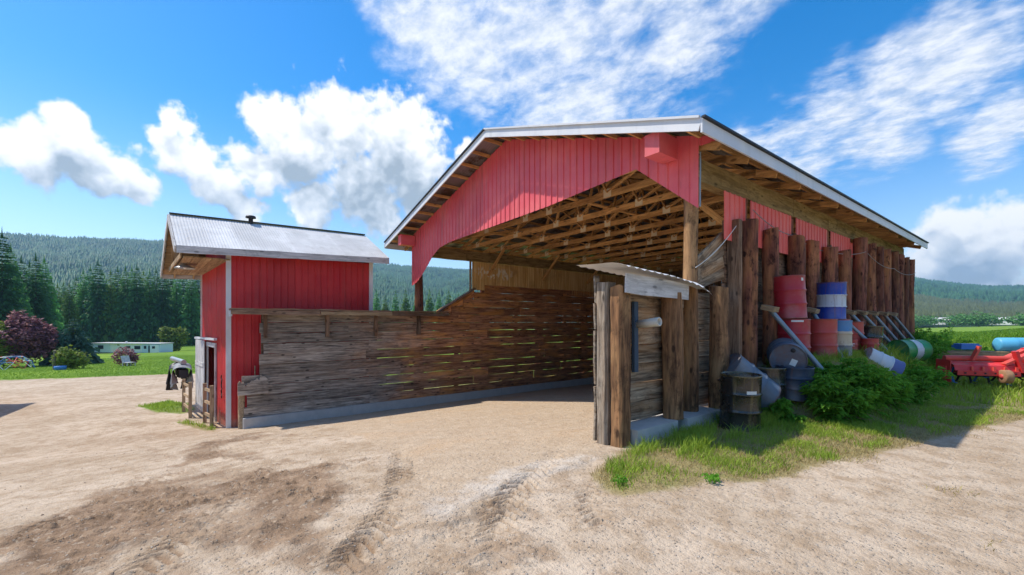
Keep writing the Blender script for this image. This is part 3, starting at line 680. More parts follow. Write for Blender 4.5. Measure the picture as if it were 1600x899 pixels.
# horizontal wall planks
rr = random.Random(5)
for k in range(12):
    z = .17 + k*.305; y = 1.52; i = 0
    while y < 15.6:
        L = min(rr.uniform(3.2, 4.6), 15.7 - y)
        if 15.7 - (y + L) < 1.2: L = 15.7 - y
        board('plank', barn, (-.155 + rr.uniform(-.012, .012), y, z), (-.155 + rr.uniform(-.012, .012), y + L - .008, z + rr.uniform(-.006, .006)), .292, .05, 'brown_plank', var=i + k, rough=.008); y += L; i += 1
# knee braces to the tan siding
for y in (3.2, 6.2, 9.2, 12.2):
    board('knee_brace', barn, (XL + .0, y + .08, 3.62), (XL + 1.15, y + .08, 4.62), .13, .04, 'truss_wood')
for y in (2.25, 4.62, 7.06): board('knee_brace', barn, (-.3, y, 3.62), (-1.35, y, 4.60), .13, .04, 'truss_wood')
# tan siding panels inside on the left, above the plank wall
y = 2.5
while y < 15.3:
    y1 = min(y + .82, 15.5); sheet_yz('inner_siding_panel', y, y1, XL - .03, 3.0, 4.16, 'tan_siding', barn, .13); y = y1
board('siding_edge_board', barn, (XL - .06, 2.44, 2.95), (XL - .06, 2.44, 4.165), .09, .05, 'grey_post', up=(1, 0, 0))
# front slope boards of the side wall (y .25 - 1.5)
for k in range(7):
    z = .34 + k*.292; board('plank', barn, (-.15, .2, z), (-.15 + rr.uniform(-.01, .01), 1.5, z + rr.uniform(-.005, .005)), .28, .05, 'wing_plank', rough=.008, var=k)
mb = MB()
for k in range(4):
    o = .22*k; board('slope_board', barn, (-.152, .28 + .05*k, 2.34 + o*.0 + .10*k), (-.152, 1.5, 2.62 + .24*k), .21, .045, 'wing_plank', rough=.008, var=k)
log('bunker_post', barn, .12, .82, .10, 2.33, .17, 'log_orange', 99, .165, .01)
# loose cables along the side wall
def cable(name, parent, pts, r=.007, mat='cable'):
    P = []
    for a, b in zip(pts[:-1], pts[1:]):
        a = Vector(a); b = Vector(b); n = 8
        for i in range(n): t = i / n; P.append(a.lerp(b, t) - Vector((0, 0, .12 * (a-b).length * .35 * 4*t*(1-t))))
    P.append(Vector(pts[-1])); MB().tube(P, r, 5).build(name, mat, parent)
cable('cable', barn, [(.15, 2.1, 3.9), (.02, 4.62, 3.72), (.02, 7.06, 3.6), (.33, 9.05, 3.75), (.34, 12.3, 3.5), (.34, 15.7, 3.6)], .009)
cable('cable', barn, [(.08, .1, 2.62), (.06, 1.62, 3.55)], .008, 'paper')
mb = MB().tube([(.235, -.03, 4.5), (.24, -.04, 4.2), (.225, -.02, 3.9), (.23, -.03, 3.6)], .012, 6); mb.build('conduit', 'grey_metal', barn)
# ================================================================== WING WALL at the front
wing = root('wing_wall', (0, -.85, 0), 'short weathered wing wall with tin cap and protruding pipe at the barn entrance', 'wall')
mb = MB()
c_me = [(-.32, .24, -1.72, -.70), (-.32, .26, -.46, .66)]
for a in c_me: MB().box(a[0], a[1], a[2], a[3], -.12, .17).build('concrete_curb', 'concrete', wing)
MB().box(-.32, .10, -.70, -.46, -.12, .165).build('concrete_curb', 'concrete', wing)
def timber(parent, x, y, z0, z1, w, d, mat, seed, yaw=0.):
    r_ = random.Random(seed); mb = MB(); n = 9; V = []; F = []; ch = .03
    for i in range(n + 1):
        z = z0 + (z1 - z0)*i/n; j = lambda: r_.uniform(-.008, .008)
        cs = [(-w/2+ch, -d/2), (w/2-ch, -d/2), (w/2, -d/2+ch), (w/2, d/2-ch), (w/2-ch, d/2), (-w/2+ch, d/2), (-w/2, d/2-ch), (-w/2, -d/2+ch)]
        V += [(a + j(), b + j(), z - z0 + (r_.uniform(-.02, .02) if i in (0, n) else 0)) for a, b in cs]
    for i in range(n):
        for k in range(8): F.append((8*i+k, 8*i+(k+1) % 8, 8*i+8+(k+1) % 8, 8*i+8+k))
    mb.add(V, F); mb.add(V[-8:], [tuple(range(8))])
    return mb.build('post', mat, parent, Matrix.Translation((x, y, z0)) @ Matrix.Rotation(yaw, 4, 'Z'))
timber(wing, -.17, -1.90, -.14, 2.26, .20, .24, 'grey_post', 1)
timber(wing, .055, -1.86, -.14, 2.20, .20, .25, 'log_orange', 2)
log('post', wing, .06, -.58, .16, 2.14, .165, 'log_orange', 104, .155, .01)
for k in range(7):
    z = .33 + k*.29; board('plank', wing, (-.13 + rr.uniform(-.012, .012), -1.78, z), (-.13 + rr.uniform(-.012, .012), .16, z + rr.uniform(-.008, .008)), .278, .07, 'wing_plank', rough=.014, var=20 + k)
for k in range(6): board('edge_plank', wing, (-.285 - .004*(k % 2), -1.98 + .01*(k % 3), -.02 + .4*k), (-.285 - .004*(k % 2), -1.98, .36 + .4*k), .10, .03, 'grey_post', up=(0, 1, 0), rough=.01, var=k)
board('fascia_board', wing, (.20, -1.95, 2.235), (.20, -.34, 2.17), .26, .035, 'white_board', rough=.012)
board('blue_strip', wing, (-.06, -1.37, .95), (-.06, -1.37, 2.0), .09, .05, 'blue_strip', up=(0, 1, 0))
mb = MB().lathe([(.034, 0), (.040, 0), (.046, .27), (.033, .27), (.03, .02)], 18)
mb.build('outlet_pipe', 'pipe_white', wing, axes((-.10, -1.30, 1.60), (0, 1, 0), (0, 0, 1)) @ Matrix.Rotation(R(0), 4, 'X') if False else Matrix.Translation((-.06, -1.33, 1.66)) @ Matrix.Rotation(R(84), 4, 'Y') @ Matrix.Rotation(0, 4, 'Z') @ Matrix.Scale(1.45, 4))
# crumpled tin cap
V = []; F = []; nx_, ny_ = 14, 40
for j in range(ny_ + 1):
    for i in range(nx_ + 1):
        x = -.50 + .86*i/nx_; y = -2.2 + 2.36*j/ny_
        z = 2.50 - .07*(y + 2.2) - .05*(x - .1) + .012*math.sin(y*2*math.pi/.17) + .03*fbm(np.array(x*2.), np.array(y*2.), 1.)
        if x > .2: z -= (x - .2)*(.2 + .5*max(0, (y + .9)/1.05))
        if y > -.15: z -= (y + .15)*.25
        V.append((x, y, z))
for j in range(ny_):
    for i in range(nx_): a = j*(nx_+1) + i; F.append((a, a+1, a+nx_+2, a+nx_+1))
mb = MB(); mb.add(V, F, True); mb.build('tin_cap', 'flashing', wing)
# ================================================================== LEFT BUNKER WALL
bw = root('bunker_wall', (XL - .15, 0, zg(XL, 0)), 'long weathered plank bunker wall on a concrete footing with sloping ledge cap', 'wall')
zf = zg(XL, 0)
yy = -5.42; k = 0
while yy < 15.5:
    L = min(3.1, 15.6 - yy); MB().box(XL - .22, XL + .10, yy + .004, yy + L - .004, zf - .3, zf + .30 + .01*(k % 2)).build('footing_block', 'concrete', bw); yy += L; k += 1
rr = random.Random(11)
for k in range(14):
    z = zf + .30 + .155 + k*.311
    ys_ = -5.42 if k < 4 else (-4.98 if k < 10 else (1.35 + .52*(k - 9.6)))
    y = ys_ + (rr.uniform(-.05, .1) if k < 10 else 0); i = 0
    while y < 15.6:
        L = rr.uniform(2.2, 4.9)
        if 15.6 - (y + L) < 1.3: L = 15.6 - y
        h_ = rr.uniform(.295, .307)
        board('plank', bw, (XL - .03 + rr.uniform(-.024, .024), y, z), (XL - .03 + rr.uniform(-.024, .024), y + L + .004, z + rr.uniform(-.007, .007)), h_, .05, 'grey_plank', rough=.009, var=k*5 + i); y += L; i += 1
# sloping transition boards
for k in range(5):
    board('slope_board', bw, (XL - .09, .95 + .28*k, 2.04 - .04*k), (XL - .09, 2.62, 2.98 - .20*k), .17, .05, 'grey_plank', rough=.01, var=k)
board('slope_cap', bw, (XL - .02, .95, 2.10), (XL - .02, 2.62, 3.05), .05, .26, 'brown_plank', rough=.01)
# broken end board, end post and stakes
V = []; F = []; n = 16
for i in range(n + 1):
    y = -5.55 + .78*i/n; zt = -.10 + .06*math.sin(i*1.1) + .05*math.sin(i*2.7) + (.14 if i > 8 else 0)
    V += [(XL + .02, y, zf + .98), (XL + .07, y, zf + .98), (XL + .07, y, zt), (XL + .02, y, zt)]
for i in range(n):
    for q in range(4): F.append((4*i+q, 4*i+(q+1) % 4, 4*i+4+(q+1) % 4, 4*i+4+q))
F = [tuple(reversed(q)) for q in F] + [(0, 1, 2, 3), (4*n+3, 4*n+2, 4*n+1, 4*n)]
mb = MB(); mb.add(V, F); mb.build('broken_board', 'grey_plank_end', bw)
timber(bw, XL - .16, -5.44, zf - .1, -.28, .18, .16, 'gate_wood', 8)
for i, y in enumerate((-4.85, -3.1, -1.5, .1)): 
    board('bracket', bw, (XL + .05, y, 1.22), (XL + .05, y, 1.93), .09, .24, 'brown_plank', up=(0, 1, 0), rough=.008, var=i)
    board('bracket', bw, (XL - .11, y, zf + .2), (XL - .11, y, 1.95), .18, .10, 'brown_plank', up=(0, 1, 0))
for y in (1.8, 3.3, 4.8, 6.3, 7.8, 9.3, 10.8, 12.3, 13.8): board('wall_stud', bw, (XL - .10, y, zf + .2), (XL - .10, y, 2.95 if y > 2.6 else 2.3), .16, .09, 'brown_plank', up=(0, 1, 0))
# ledge: cap boards and a rough fascia
y = -5.72; i = 0
while y < 1.2:
    L = min(2.35, 1.25 - y)
    board('ledge_board', bw, (XL - .02, y, 2.06 + .01*(i % 2)), (XL - .02, y + L - .01, 2.06 + .012*((i+1) % 2)), .05, .72, 'brown_plank', rough=.012, var=i)
    board('ledge_fascia', bw, (XL + .33, y, 1.975), (XL + .33, y + L - .01, 1.97), .12, .04, 'tan_board' if i % 2 else 'brown_plank', rough=.014, var=i); y += L; i += 1
MB().box(XL - .36, XL + .30, -5.74, -5.70, 1.86, 2.02).build('ledge_end', 'white_board', bw)
# ================================================================== SHED
A_, B_, C_, D_ = (Vector(p) for p in ((-11.45, -5.74, 0), (-15.4, -6.26, 0), (-15.4, -1.49, 0), (-11.45, -1.49, 0)))
shed = root('shed', (-13.4, -3.8, -1.6), 'small red metal clad shed with pale corrugated roof and wide front overhang', 'shed')
EF, ER = Vector((-11.0, -6.95, 3.80)), Vector((-11.0, -.92, 3.99)); RF, RRr = Vector((-13.4, -7.16, 5.11)), Vector((-13.4, -1.0, 5.19)); LF, LR = Vector((-15.85, -7.42, 3.45)), Vector((-15.85, -.95, 3.60))
def corr_quad(name, p00, p10, p01, p11, n, amp, mat, parent, k0, k1):
    V = []; F = []; nrm = (p10 - p00).cross(p01 - p00).normalized()
    for i in range(n*4 + 1):
        t = k0 + (k1 - k0)*i/(n*4); z = nrm * amp * math.sin(2*math.pi*i/4)
        V += [p00.lerp(p10, t) + z, p01.lerp(p11, t) + z]
    for i in range(n*4): F.append((2*i, 2*i+2, 2*i+3, 2*i+1))
    mb = MB(); mb.add(V, F, True); return mb.build(name, mat, parent)
for i in range(8):
    corr_quad('roof_sheet', RF, RRr, EF, ER, 10, .006, 'galv', shed, i/8, (i+1)/8 + .004)
    corr_quad('roof_sheet', RF, RRr, LF, LR, 10, .006, 'galv', shed, i/8, (i+1)/8 + .004)
up = Vector((0, 0, 1))
MB().beam(RF + up*.03, RRr + up*.03, .16, .03).build('ridge_cap', 'dark_metal', shed)
# soffit decking boards under both slopes
for E0, E1, n in ((EF, ER, 9), (LF, LR, 10)):
    for i in range(n):
        t = (i + .5) / n; w = (E0 - RF).length / n - .008
        a = RF.lerp(E0, t) - up*.045; b = RRr.lerp(E1, t) - up*.045
        board('deck_board', shed, a + (b-a)*.004, b - (b-a)*.004, .022, w, 'tan_board', up=(E0 - RF).cross(RRr - RF) if E0.x > -13 else -(E0 - RF).cross(RRr - RF), rough=.003, var=i)
for E0, E1 in ((EF, ER), (LF, LR)):
    s = Vector((.02 if E0.x > -13 else -.02, 0, -.10)); board('eave_fascia', shed, E0 + s, E1 + s, .20, .04, 'white_board', rough=.007)
    o = Vector((0, -.03, -.10)); board('rake_fascia', shed, RF + o, E0 + o, .20, .035, 'white_board', rough=.005)
    o = Vector((0, .9, -.13)); board('rafter', shed, RF + o, E0 + o, .11, .04, 'tan_board')
    o = Vector((0, .35, -.13)); board('rafter', shed, RF + o, E0 + o, .11, .04, 'tan_board')
# collar board and truss-like strut in the front gable
board('collar_board', shed, (-11.6, -6.86, 3.62), (-15.3, -7.2, 3.52), .14, .035, 'tan_board')
board('gable_strut', shed, (-13.4, -6.98, 3.6), (-13.4, -6.98, 4.88), .10, .035, 'tan_board', up=(0, 1, 0))
board('gable_strut', shed, (-14.6, -7.1, 3.6), (-13.9, -7.04, 4.6), .09, .035, 'tan_board', up=(0, 1, 0))
for i in range(5): board('soffit_board', shed, (-11.35 - .0*i, -6.68 + .22*i, 3.56), (-15.6, -7.02 + .22*i, 3.42), .03, .21, 'tan_board', rough=.004, var=i)
def ribbed_wall(name, p, q, zlo, zhi, mat, parent, pitch=.15, rib=.018, wide=.8, top=None):
    d = (q - p); L = d.length; d = d.normalized(); nrm = Vector((d.y, -d.x, 0)); s = 0
    while s < L - .01:
        e = min(s + wide, L); V = []; F = []; pts = [(s + a, -b*rib/.022) for a, b in ribs(0, e - s, pitch)]
        for a, b in pts:
            b0 = p + d*a + nrm*b; V += [(b0.x, b0.y, zlo), (b0.x, b0.y, top(b0) if top else zhi)]
        for i in range(len(pts) - 1): F.append((2*i, 2*i+2, 2*i+3, 2*i+1))
        mb = MB(); mb.add(V, F); mb.build(name, mat, parent); s = e
zb = -1.62
gt = lambda b: min(RF.z - abs(b.x + 13.4) * ((RF.z - EF.z)/2.4 if b.x > -13.4 else (RF.z - LF.z)/2.45), 9) - .12
ab = B_ - A_
dl, dr = .40, .72     # door opening along the front wall
ribbed_wall('front_panel', A_ + ab*dr, B_, zb - .15, 3.5, 'red_shed', shed, top=gt); ribbed_wall('front_panel', A_, A_ + ab*dl, zb, 3.6, 'red_shed', shed, top=gt)
ribbed_wall('front_panel', A_ + ab*dl, A_ + ab*dr, .86, 3.6, 'red_shed', shed, top=gt)
ribbed_wall('side_panel', D_, A_, zb, 3.80, 'red_shed', shed, pitch=.2)
ribbed_wall('side_panel', B_, C_, zb - .2, 3.45, 'red_shed', shed); ribbed_wall('rear_panel', C_, D_, zb - .2, 3.6, 'red_shed', shed, top=gt)
for P_, ox, oy in ((A_, .025, -.03), (B_, -.02, -.03), (D_, .03, .02)):
    for dx, dy, w, t in ((0, 0, .13, .05),):
        MB().box(P_.x + ox - .06, P_.x + ox + .015, P_.y + oy - .02, P_.y + oy + .11, zb - .1, gt(P_) + .06).build('corner_trim', 'white_trim', shed)
# door frame, sliding door and track
nf = Vector((ab.y, -ab.x, 0)).normalized(); nf = nf if nf.y < 0 else -nf
def onf(t, z, o=0.): q = A_ + ab*t + nf*o; return Vector((q.x, q.y, z))
for t in (dl, dr): board('door_jamb', shed, onf(t, zb, .03), onf(t, .92, .03), .12, .05, 'white_board', up=(1, 0, 0))
board('door_header', shed, onf(dl - .02, .93, .035), onf(dr + .02, .93, .035), .14, .05, 'white_board')
board('door_track', shed, onf(.30, 1.14, .10), onf(1.16, 1.10, .10), .07, .09, 'flashing', rough=.003)
door = None
for i in range(6):
    t0 = .72 + .4*i/6; d_ = board('door_board', shed, onf(t0 + .03, -1.45, .12), onf(t0 + .03, 1.05, .12), .255, .035, 'white_board', up=tuple(-ab), rough=.004, var=i)
board('door_rail', shed, onf(.74, .2, .145), onf(1.10, .2, .145), .14, .025, 'white_board'); board('door_brace', shed, onf(.74, -1.35, .145), onf(1.10, .1, .145), .12, .024, 'white_board')
MB().box(-15.2, -11.6, -3.2, -3.1, zb, 3).build('inner_wall', 'interior_dark', shed)
# chain on the wall, stick, conduit
P = [onf(.14 + .012*math.sin(i*1.9), .05 - .07*i, .05 + .012*(i % 2)) for i in range(11)]
for i in range(0, 10, 1): MB().tube([P[i], P[i] + (P[i+1]-P[i])*1.15], .016, 6).build('chain_link', 'dark_metal', shed)
MB().lathe([(0, .20), (.14, .19), (.16, .15), (.16, .12), (.07, .11), (.07, -.12)], 16).build('roof_vent', 'dark_metal', shed, Matrix.Translation((-13.35, -4.95, 5.18)))
lamp = root('barn_lamp', onf(.25, 3.55, .03), 'gooseneck barn lamp under the shed front overhang', 'lamp')
q = onf(.25, 3.62, .03); o1 = Vector((-.30, -.85, 0))
pts = [q, q + o1*.25 + up*.02, q + o1*.6 + up*.10, q + o1*.85 + up*.12, q + o1*1.0 + up*.02, q + o1*1.02 - up*.13]
MB().tube(pts, .018, 8).build('arm', 'dark_metal', lamp)
MB().box(-.07, .07, -.05, .05, -.08, .08).build('mount_box', 'dark_metal', lamp, Matrix.Translation(q))
sh = MB().lathe([(.05, .13), (.06, .05), (.14, .0), (.26, -.06), (.27, -.08), (.25, -.075), (.13, -.015), (.02, .02)], 24).build('lamp_shade', 'lamp_metal', lamp, Matrix.Translation(pts[-1] - up*.06))
MB().lathe([(.0, -.10), (.03, -.09), (.045, -.06), (.04, -.02), (.02, .01)], 14).build('bulb', 'white_paint', sh, Matrix.Translation(pts[-1] - up*.06))
stick = MB().tube([(XL - .42, -5.05, -1.5), (XL - .45, -5.06, .35)], .018, 7).build('leaning_stick', 'gate_wood'); tag(stick, 'thin wooden stick leaning on the red shed behind the broken board', 'stick')
def gate(p, q, h, label):
    g = root('small_gate', p, label, 'gate', 'little wooden gates at the shed door'); p = Vector(p); q = Vector(q)
    for a in (p, q): board('post', g, a - up*.06, a + up*h, .10, .10, 'gate_wood', up=(1, 0, 0), rough=.004)
    for k in range(3): z = h*(.24 + .31*k); board('rail', g, p + up*z, q + up*z, .085, .045, 'gate_wood', rough=.003, var=k)
gate((-11.9, -6.12, zg(-11.9, -6.1)), (-12.95, -6.26, zg(-12.9, -6.2)), 1.25, 'small three rail wooden gate nearer the shed corner')
gate((-14.35, -6.62, zg(-14.3, -6.5)), (-16.1, -6.80, zg(-16.1, -6.7)), 1.22, 'small three rail wooden gate in front of the sliding door')
# tarp covered machine beside the shed
mach = root('covered_machine', (-17.6, -6.75, zg(-17.6, -6.7)), 'machine under a grey and black tarp on a steel leg beside the shed', 'machine')
zz0 = zg(-17.6, -6.7)
MB().beam((-16.9, -6.70, zz0), (-16.9, -6.70, zz0 + 1.25), .16, .16).build('leg', 'grey_metal', mach); MB().beam((-18.2, -6.72, zz0), (-18.2, -6.72, zz0 + 1.2), .1, .1).build('leg', 'grey_metal', mach)
def lump(name, c, s, mat, parent, seed, n=30, m=18):
    r_ = np.random.default_rng(seed); V = []; F = []; ph = r_.uniform(0, 6, 6)
    for j in range(m + 1):
        th = math.pi*j/m
        for i in range(n):
            a = 2*math.pi*i/n; q = 1 + .16*math.sin(3*a + ph[0] + 2*th) + .09*abs(math.sin(6*a + ph[1] + 1.5*math.sin(3*th))) + .12*math.sin(5*th + ph[2] + a) + .08*r_.uniform(-1, 1)
            V.append((c[0] + s[0]*q*math.sin(th)*math.cos(a), c[1] + s[1]*q*math.sin(th)*math.sin(a), c[2] + s[2]*q*math.cos(th)))
    for j in range(m):
        for i in range(n): F.append((j*n+i, (j+1)*n+i, (j+1)*n+(i+1) % n, j*n+(i+1) % n))
    mb = MB(); mb.add(V, F, True); return mb.build(name, mat, parent)
def drape(name, x0, x1, yc, ztop, half, hang, mat, seed):
    r_ = np.random.default_rng(seed); ph = r_.uniform(0, 6, 4); V = []; F = []; n, m_ = 40, 22
    for i in range(n + 1):
        u_ = i/n; x = x0 + (x1 - x0)*u_; sag = .07*math.sin(math.pi*u_*2.3 + ph[0]) - .10*(2*u_ - 1)**4
        for j in range(m_ + 1):
            v = 2*j/m_ - 1; av = abs(v); sg = 1 if v > 0 else -1
            if av < .45: y = half*math.sin(av/.45*math.pi/2); z = ztop + sag - half*.7*(1 - math.cos(av/.45*math.pi/2))
            else:
                q = (av - .45)/.55; fold = (.10*math.sin(u_*19 + ph[1] + 1.4*sg) + .05*math.sin(u_*41 + ph[2]))*q
                y = half*(1 - .18*q) + fold; z = ztop + sag - half*.7 - hang*q*(1 + .22*math.sin(u_*9 + ph[3] + sg))
            V.append((x + .03*math.sin(7*v + u_*5), yc + sg*y, z + .015*math.sin(23*u_ + 9*v)))
    for i in range(n):
        for j in range(m_): a0 = i*(m_+1) + j; F.append((a0, a0+1, a0+m_+2, a0+m_+1))
    mb = MB(); mb.add(V, F, True); return mb.build(name, mat, mach)
drape('grey_tarp', -18.0, -16.5, -6.85, zz0 + 1.72, .30, .55, 'tarp_grey', 3)
drape('black_tarp', -18.75, -17.95, -7.02, zz0 + 1.66, .26, .62, 'tarp_black', 4)
MB().beam((-18.7, -6.95, zz0 + 1.38), (-16.6, -6.8, zz0 + 1.42), .3, .3).build('frame_beam', 'dark_metal', mach)
MB().tube([(-19.6, -7.2, zz0 + 1.82), (-17.2, -6.8, zz0 + 1.82)], .09, 12).build('roller', 'lamp_metal', mach)
MB().tube([(-18.5, -7.25, zz0 + .85), (-17.6, -6.95, zz0 + 1.3)], .03, 6).build('drawbar', 'dark_metal', mach)
# outbuilding outside the frame on the left: its shadow reaches into the yard
ob = root('outbuilding', (-21.5, -17, -2), 'outbuilding standing past the left edge of the yard, throwing the corner shadow', 'building')
MB().box(-26.0, -17, -20, -14.2, -2.6, 2.0).build('wall', 'red_shed', ob)
MB().box(-26.3, -16.7, -20.3, -13.95, 2.0, 2.12).build('roof', 'galv', ob)
# ================================================================== DRUMS
RD, HD = .292, .88
def drum_prof(H=HD, r=RD):
    p = [(r - .03, .02), (r - .005, .02), (r + .006, 0), (r + .010, .012), (r + .002, .03)]
    for zc_ in (.345, .66):
        p += [(r, H*zc_ - .035), (r + .004, H*zc_ - .02), (r + .019, H*zc_), (r + .004, H*zc_ + .02), (r, H*zc_ + .035)]
    return p + [(r + .002, H - .03), (r + .010, H - .012), (r + .006, H), (r - .006, H - .002), (r - .010, H - .022)]
def drum_paint(name, bands, rough=.35, rust=.25, spec=.5, rustc=(.16, .06, .025), dust=.22):
    m, nt, out = newmat(name); t = nd(nt, 'ShaderNodeTexCoord').outputs['Object']; r = obj_rand(nt)
    s = nd(nt, 'ShaderNodeSeparateXYZ', {'Vector': t}); z = math_(nt, 'DIVIDE', s.outputs[2], HD)
    z = math_(nt, 'ADD', z, math_(nt, 'MULTIPLY_ADD', noise(nt, t, 14, 3), .03, -.015))
    rp = nd(nt, 'ShaderNodeValToRGB', {'Fac': z}); rp.color_ramp.interpolation = 'CONSTANT'; el = rp.color_ramp.elements
    el[0].position = 0; el[0].color = (*bands[0][1], 1); el[1].position = bands[1][0] if len(bands) > 1 else .99; el[1].color = (*(bands[1][1] if len(bands) > 1 else bands[0][1]), 1)
    for b in bands[2:]: q = el.new(b[0]); q.color = (*b[1], 1)
    n = noise(nt, t, 5.5, 6, .68, math_(nt, 'MULTIPLY', r, 30.)); n2 = noise(nt, t, 30, 4, .6)
    wear = mapr(nt, n, .58, .66)
    c = mix(nt, math_(nt, 'MULTIPLY', wear, rust), rp.outputs[0], rustc)
    rim = math_(nt, 'MULTIPLY', mapr(nt, math_(nt, 'ABSOLUTE', math_(nt, 'SUBTRACT', z, .5)), .44, .50), mapr(nt, n, .35, .55))
    c = mix(nt, math_(nt, 'MULTIPLY', rim, min(1., rust*2.2)), c, rustc)
    run = noise(nt, nd(nt, 'ShaderNodeMapping', {'Vector': t, 'Scale': (16, 16, 1.2)}).outputs[0], 1., 4, .6, math_(nt, 'MULTIPLY', r, 30.))
    c = mix(nt, math_(nt, 'MULTIPLY', mapr(nt, run, .55, .70), rust*1.1), c, tuple(x*1.3 for x in rustc))
    c = mix(nt, math_(nt, 'MULTIPLY', mapr(nt, noise(nt, t, 2.2, 4), .45, .7), dust), c, (.45, .40, .36))
    principled(nt, out, c, math_(nt, 'ADD', math_(nt, 'MULTIPLY', n, .3), rough - .12), 0, n2, .05, .01, spec)
RED, RED2, BLK = (.42, .02, .035), (.48, .055, .045), (.018, .017, .016)
drum_paint('drum_red', [(0, RED)], .38, .3); drum_paint('drum_red2', [(0, RED2)], .45, .4); drum_paint('drum_pink', [(0, (.52, .10, .10))], .5, .3)
drum_paint('drum_black', [(0, BLK)], .22, .5, .7, (.13, .10, .04), .04); drum_paint('drum_grey', [(0, (.10, .14, .19))], .45, .3, .4)
drum_paint('drum_blue_white', [(0, (.015, .06, .42)), (.335, (.60, .63, .68)), (.665, (.015, .055, .38))], .38, .4)
drum_paint('drum_tan_blue', [(0, (.22, .24, .28)), (.33, (.58, .47, .33)), (.68, (.08, .25, .50))], .45, .3)
drum_paint('drum_green_white', [(0, (.01, .28, .07)), (.36, (.62, .66, .66)), (.64, (.01, .30, .07))], .38, .15)
drum_paint('drum_white_blue', [(0, (.62, .64, .66)), (.55, (.10, .13, .32))], .45, .2); drum_paint('drum_navy', [(0, (.03, .05, .09))], .4, .3)
def drum(base, mat, label, axis=(0, 0, 1), spin=0., H=HD, r=RD, lab=None, open_=False, group='steel drums beside the barn wall', bung=True, lidmat=None):
    M = Vector((0, 0, 1)).rotation_difference(Vector(axis).normalized()).to_matrix().to_4x4() @ Matrix.Rotation(spin, 4, 'Z')
    d = root('steel_drum', base, label, 'drum', group, M)
    MB().lathe(drum_prof(H, r), 36).build('shell', mat, d, Matrix(), True)
    lz = H - .022 if not open_ else .04
    n = 36; mb = MB(); mb.poly([((r - .008)*math.cos(2*math.pi*k/n), (r - .008)*math.sin(2*math.pi*k/n), lz) for k in range(n)]); 
    lid = mb.build('lid' if not open_ else 'bottom', lidmat or mat, d, Matrix(), True)
    mb = MB(); mb.poly([((r - .028)*math.cos(-2*math.pi*k/n), (r - .028)*math.sin(-2*math.pi*k/n), .021) for k in range(n)]); mb.build('bottom', mat, d, Matrix(), True)
    if open_: 
        mb = MB(); mb.lathe([(r - .012, H - .01), (r - .012, .05)], 36); mb.build('inner_shell', 'black_rubber', d, Matrix(), True)
    elif bung:
        for a, rb in ((.4, .04), (3.5, .025)): MB().lathe([(rb, -.005), (rb, .014), (rb*.8, .018), (0, .018)], 14).build('bung', 'dark_metal', lid, Matrix.Translation((.20*math.cos(a), .20*math.sin(a), lz)), True)
    if lab:
        az, z0, w, h = lab; V = []; k = 6
        for i in range(k + 1):
            a = az + (i/k - .5)*w/r; V += [((r+.004)*math.cos(a), (r+.004)*math.sin(a), z0), ((r+.004)*math.cos(a), (r+.004)*math.sin(a), z0 + h)]
        mb = MB(); mb.add(V, [(2*i, 2*i+2, 2*i+3, 2*i+1) for i in range(k)]); mb.build('paper_label', 'paper', d, Matrix(), True)
    return d
TOC = math.atan2(-7, 3.3)          # direction towards the camera
d1 = drum((.70, .32, zg(.7, .3)), 'drum_black', 'black steel drum with white label standing nearest the entrance', lab=(TOC + .55, .60, .16, .05), axis=(.03, -.01, 1))
drum((.27, .80, .92), 'drum_grey', 'blue grey drum lying tilted behind the nearest black drum', axis=(.46, .60, -.60), bung=True)
drum((.62, 1.62, zg(.62, 1.62) + .0), 'drum_black', 'open topped black drum with a rusty rim second from the entrance', axis=(-.05, .06, 1), open_=True)
g4 = drum((.42, 2.85, 1.08), 'drum_grey', 'blue grey drum lying with its bunged end towards the yard', axis=(.40, -.88, -.10), spin=1.2)
mb = MB(); mb.box(-.06, .06, -.05, .05, 0, .003); mb.build('paper_label', 'paper', g4, Matrix.Translation((.03, -.09, HD - .020)) @ Matrix.Rotation(.4, 4, 'Z'), True)
drum((.84, 2.12, zg(.84, 2.1)), 'drum_navy', 'dark navy drum half hidden behind the leafy weeds', H=.6, axis=(.05, 0, 1))
zk = .90
drum((.46, 3.22, zg(.46, 3.2)), 'drum_red', 'worn red drum under the upper red drum', lab=(TOC + .15, .82, .22, .035))
drum((.42, 3.18, zg(.46, 3.2) + HD), 'drum_red', 'scuffed crimson drum stacked on top of another red drum', axis=(-.05, .0, 1), lab=(TOC + .85, .76, .06, .06))
drum((.62, 4.30, zg(.6, 4.3)), 'drum_red2', 'orange red drum right of the double red stack', lidmat='drum_grey')
drum((.30, 4.95, zg(.3, 4.9)), 'drum_pink', 'faded pink drum below the blue and white drum')
drum((.78, 4.90, zg(.78, 4.9) - .0), 'drum_tan_blue', 'slim drum with blue, tan and grey bands among the red drums', r=.24, H=.84)
drum((.46, 5.5, zg(.46, 5.3) + HD), 'drum_blue_white', 'blue drum with white middle band on top of the red drums', axis=(.02, -.02, 1))
drum((.50, 5.62, zg(.5, 5.6)), 'drum_pink', 'faded pink drum leaning beside the banded drum', axis=(.0, .03, 1))
drum((.48, 6.85, zg(.48, 6.9)), 'drum_red2', 'orange red drum left of the far black drum')
drum((.62, 7.85, zg(.62, 7.8)), 'drum_black', 'black drum at the far end of the red row', axis=(.05, .03, 1))
drum((.92, 6.75, zg(.92, 6.7)), 'drum_red2', 'small rusty red keg in front of the black drum', r=.17, H=.42, bung=False, group=None); drum((.62, 6.25, zg(.62, 6.2)), 'drum_red2', 'small dented red keg with a white tag', r=.17, H=.38, bung=False, group=None, lab=(TOC + .3, .22, .08, .07))
drum((.98, 6.0, zg(1.0, 6.0) - .02), 'drum_white_blue', 'white and blue drum lying on its side in the weeds', axis=(.55, .35, -.35), r=.26, H=.7)
